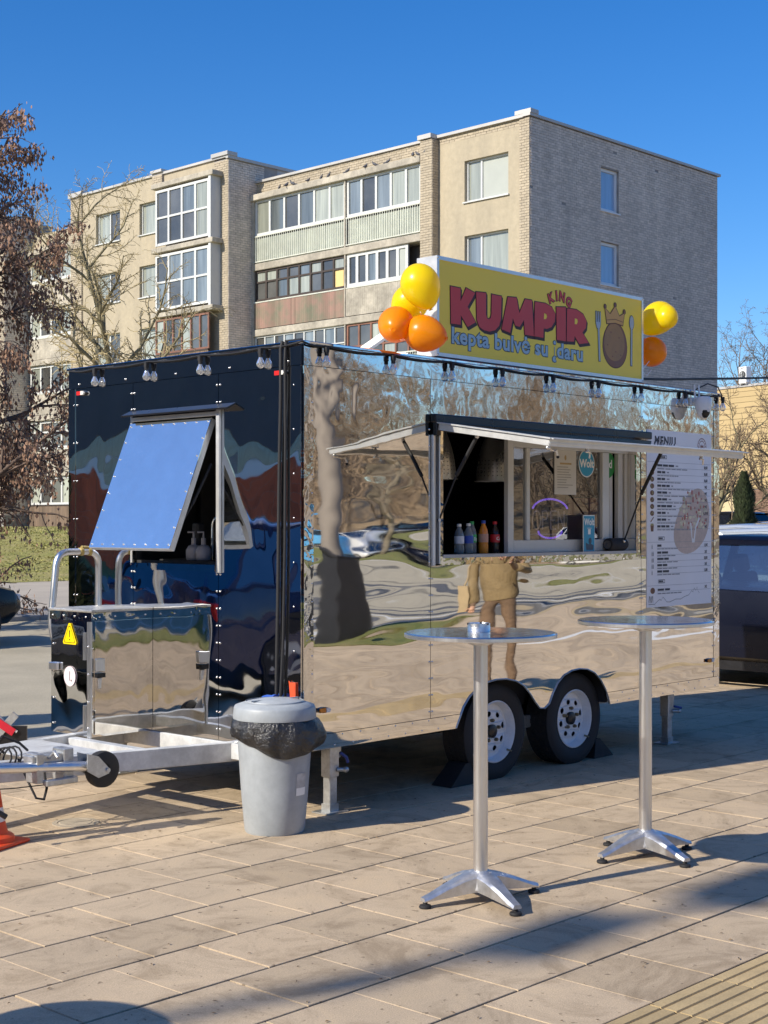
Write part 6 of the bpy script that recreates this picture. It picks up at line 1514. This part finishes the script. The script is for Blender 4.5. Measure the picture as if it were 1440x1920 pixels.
# vehicles outside the frame that the polished walls mirror
car('parked_car', 'dark blue car with a number plate, outside the frame and mirrored in the front', (-5.2, 5.0, 0), pi, m_navy2, 4.5, 1.85, 1.6, group='mirrored vehicles', plate='NNJC 181')
car('parked_car', 'dark red car further along, outside the frame and mirrored in the front', (-12.5, 15.0, 0), pi*.5, m_redp, 4.3, 1.8, 1.5, group='mirrored vehicles')
car('parked_van', 'light blue minibus across the road, mirrored in the steel wall', (50.2, -51.5, 0), R(78), m_bluep, 5.2, 1.95, 2.1, kind='van', group='mirrored vehicles')
car('parked_car', 'white estate car across the road, mirrored in the steel wall', (53.3, -51.3, 0), R(84), m_whitep, 4.5, 1.8, 1.6, group='mirrored vehicles')
car('parked_car', 'grey car across the road behind the white one, mirrored in the steel wall', (56.0, -51.2, 0), R(88), m_greyp, 4.4, 1.8, 1.55, group='mirrored vehicles')
car('parked_van', 'dark blue van across the road, mirrored in the steel wall', (58.6, -51.6, 0), R(86), m_navy, 5.0, 1.95, 2.1, kind='van', group='mirrored vehicles')
car('parked_car', 'white car across the road at the far end of the row, mirrored below the window', (76, -51, 0), R(84), m_whitep, 4.4, 1.8, 1.5, group='mirrored vehicles')
# dark shopping hall with a red brick ground floor, mirrored in the front wall
hl = thing('shop_hall', 'dark hall with a red brick ground floor, only mirrored in the front wall', 'building', (-27, 0, 0))
q = MB(); q.box(-14, 0, -30, 60, 4.85, 11.5); q.build('upper_wall', M('dark_cladding', (.07,.075,.09), .6, 0, .1, .3), hl)
q = MB(); q.box(-14, -.1, -30, 60, 0, 4.85); q.build('wall', m_mortar, hl)
bwk = MB(); brickwork(bwk, lambda u, d, z: (-.1+d, u, z), -30, 60, 0, 3.2, bl=1.5, bh=.5); bwk.build('brickwork', M('red_brick', (.72,.15,.06), .85, 0, .15, 1, island=.2), hl, kind='stuff')
q = MB(); q.box(-.15, .02, -30, 60, 3.2, 3.48); q.build('ledge', m_whitepl, hl)
for k in range(9): q = MB(); q.box(-.08, -.04, -28+9*k, -20.5+9*k, 3.5, 4.8); q.build('window', M('green_blue_glazing', (.05,.13,.17), .05, 0, .4, .7, spec=1.0, stretch=(1,3,.3)), hl)

# ------------------------------------------------------------ double lamp post whose heads shade the paving
def toward(px, py, hgt):
    d = 1.6*2740/(py-985); p = CAM + FWD*d + RGT*((px-720)/2740*d); L = hgt/math.tan(SUN_EL)
    return V((p.x+TO_SUN[0]*L, p.y+TO_SUN[1]*L, hgt))
HL = 12.0
h1, h2 = toward(1045, 1752, HL), toward(1420, 1662, HL); h0 = toward(700, 1835, HL)
lp = thing('lamp_post', 'tall double lamp post outside the frame casting the soft shadows on the paving', 'lamp post', (h0.x-1.6, h0.y+.4, 0))
b0_ = V((h0.x-1.6, h0.y+.4, 0))
q = MB(); q.tube([(0,0,0),(0,0,HL-.6),(.4,-.1,HL-.15)] + [tuple(V(h2)-b0_-V((.4,0,0)))], [.12,.08,.06,.045], 10); q.build('pole', m_galv, lp, smooth=60)
for hp, l_, w_ in ((h1,.70,.36), (h2,.75,.40), (h0,.4,.12)):
    q = MB(); c = hp-b0_; q.obox(c, (l_, w_, .16)); q.build('lamp_head', m_galv, lp, bevel=.05, seg=2)

# ------------------------------------------------------------ person seen only as a reflection
pe = thing('person', 'person in khaki jacket and brown trousers, mirrored in the steel wall below the window', 'person', (5.6, -3.1, 0), R(150))
m_trous = M('brown_trousers', (.17,.11,.07), .9, 0, .2, 8, bmp=(14,.02)); m_jack = M('khaki_jacket', (.24,.175,.09), .9, 0, .15, 6, bmp=(12,.02)); m_skin = M('skin', (.52,.30,.20), .55, 0, .06, 12); m_hair = M('brown_hair', (.06,.035,.02), .8, 0, .2, 30); m_shoe = M('dark_shoes', (.05,.035,.025), .6)
def skin_body(name, verts, edges, radii, mat, parent, root=0, sub=2):
    me = bpy.data.meshes.new(name); me.from_pydata(verts, edges, []); o = bpy.data.objects.new(name, me); COL.objects.link(o); o.parent = parent; me.materials.append(mat)
    m_ = o.modifiers.new('skin', 'SKIN'); m_.use_smooth_shade = True
    for i, r_ in enumerate(radii): me.skin_vertices[0].data[i].radius = (r_, r_) if not isinstance(r_, tuple) else r_
    me.skin_vertices[0].data[root].use_root = True
    s_ = o.modifiers.new('sub', 'SUBSURF'); s_.levels = sub; s_.render_levels = sub
    return o
# body: x forward, y to the left
bv = [(0,0,.95),(0,0,1.12),(0,0,1.30),(.0,0,1.44),(.01,0,1.53),(0,.10,.90),(.02,.11,.50),(0,.12,.09),(.10,.13,.05),(0,-.10,.90),(-.02,-.12,.50),(-.05,-.13,.09),(.06,-.14,.05),
      (0,.19,1.42),(-.02,.26,1.16),(.10,.25,.93),(.16,.235,.86),(0,-.19,1.42),(.04,-.27,1.18),(.27,-.20,1.24),(.34,-.16,1.28)]
be = [(0,1),(1,2),(2,3),(3,4),(0,5),(5,6),(6,7),(7,8),(0,9),(9,10),(10,11),(11,12),(3,13),(13,14),(14,15),(15,16),(3,17),(17,18),(18,19),(19,20)]
brd = [(.15,.11),(.14,.10),(.165,.11),(.11,.08),.058,.092,.062,.044,.036,.092,.062,.044,.036,.062,.048,.036,.03,.062,.048,.036,.03]
person = skin_body('body', bv, be, brd, m_trous, pe)
q = MB(); q.lathe([(.165,.93),(.185,1.0),(.19,1.15),(.215,1.3),(.2,1.41),(.12,1.48),(.075,1.5)], 28); jk = q.build('jacket', m_jack, pe, smooth=180); jk.scale = (.78,1.05,1)
for a, b, c in (((0,.2,1.42),(-.02,.27,1.16),(.10,.255,.93)), ((0,-.2,1.42),(.04,-.28,1.18),(.27,-.21,1.24))):
    q = MB(); q.tube([a, V(a).lerp(V(b),.5), b, V(b).lerp(V(c),.5), c], [.075,.07,.062,.055,.048], 14); q.build('sleeve', m_jack, pe, smooth=180)
q = MB(); q.sph((.02,0,1.65), .098, 20, 14, 1.22); q.tube([(.115,0,1.66),(.135,0,1.635),(.112,0,1.625)], [.010,.016,.010], 8); q.sph((.0,.098,1.65), .022, 8, 6, 1.5); q.sph((.0,-.098,1.65), .022, 8, 6, 1.5); q.tube([(0,0,1.5),(.01,0,1.58)], .052, 14); hd = q.build('head', m_skin, pe, smooth=180)
q = MB()
for s_ in (-.035,.035): q.sph((.108,s_,1.672), .011, 8, 6)
q.build('eyes', m_dark, hd, smooth=180)
q = MB(); q.tube([(.108,-.025,1.592),(.114,0,1.588),(.108,.025,1.592)], .006, 6); q.build('mouth', M('lips', (.35,.13,.11), .5), hd, smooth=180)
q = MB(); q.lathe([(.001,1.785),(.06,1.775),(.098,1.73),(.108,1.66),(.100,1.60)], 20, (-.012,0,0)); q.build('hair', m_hair, pe, smooth=180)
for hx, hy, hz, dr in ((.17,.235,.855,V((.35,.0,-1))), (.36,-.15,1.285,V((1,.35,.25)))):
    dr = dr.normalized(); sd_ = dr.cross(V((1,0,.2))).normalized() if abs(dr.z) > .8 else dr.cross(V((0,0,1))).normalized()
    q = MB(); c = V((hx,hy,hz)); q.tube([c-dr*.02, c+dr*.04, c+dr*.085], [.028,.038,.034], 10)
    for k, l_ in enumerate((.062,.072,.068,.052)):
        a = c+dr*.082+sd_*(-.028+.019*k); b = a+dr*l_*.55; e = b+(dr+dr.cross(sd_)*.7).normalized()*l_*.5; q.tube([a,b,e], [.0095,.009,.007], 8)
    a = c+dr*.02+sd_*-.035; q.tube([a, a+(dr*.5-sd_*.8).normalized()*.045, a+(dr*.9-sd_*.4).normalized()*.075], [.012,.010,.008], 8)
    q.build('hand', m_skin, pe, smooth=180)
for s_, x in ((.13,.03), (-.14,-.02)):
    q = MB(); q.lathe([(.001,0),(.05,0),(.055,.02),(.05,.06),(.04,.09),(.001,.1)], 16); o = q.build('shoe', m_shoe, pe, smooth=60, loc=(x+.03, s_, 0)); o.scale = (2.2,.9,1)
q = MB(); q.box(-.05,.14,.30,.42,.75,1.05); q.tube([(.04,.36,1.05),(.02,.22,1.42)], .012, 6); q.build('shoulder_bag', M('tan_bag', (.38,.29,.17), .8, 0, .1, 10), pe, bevel=.02)
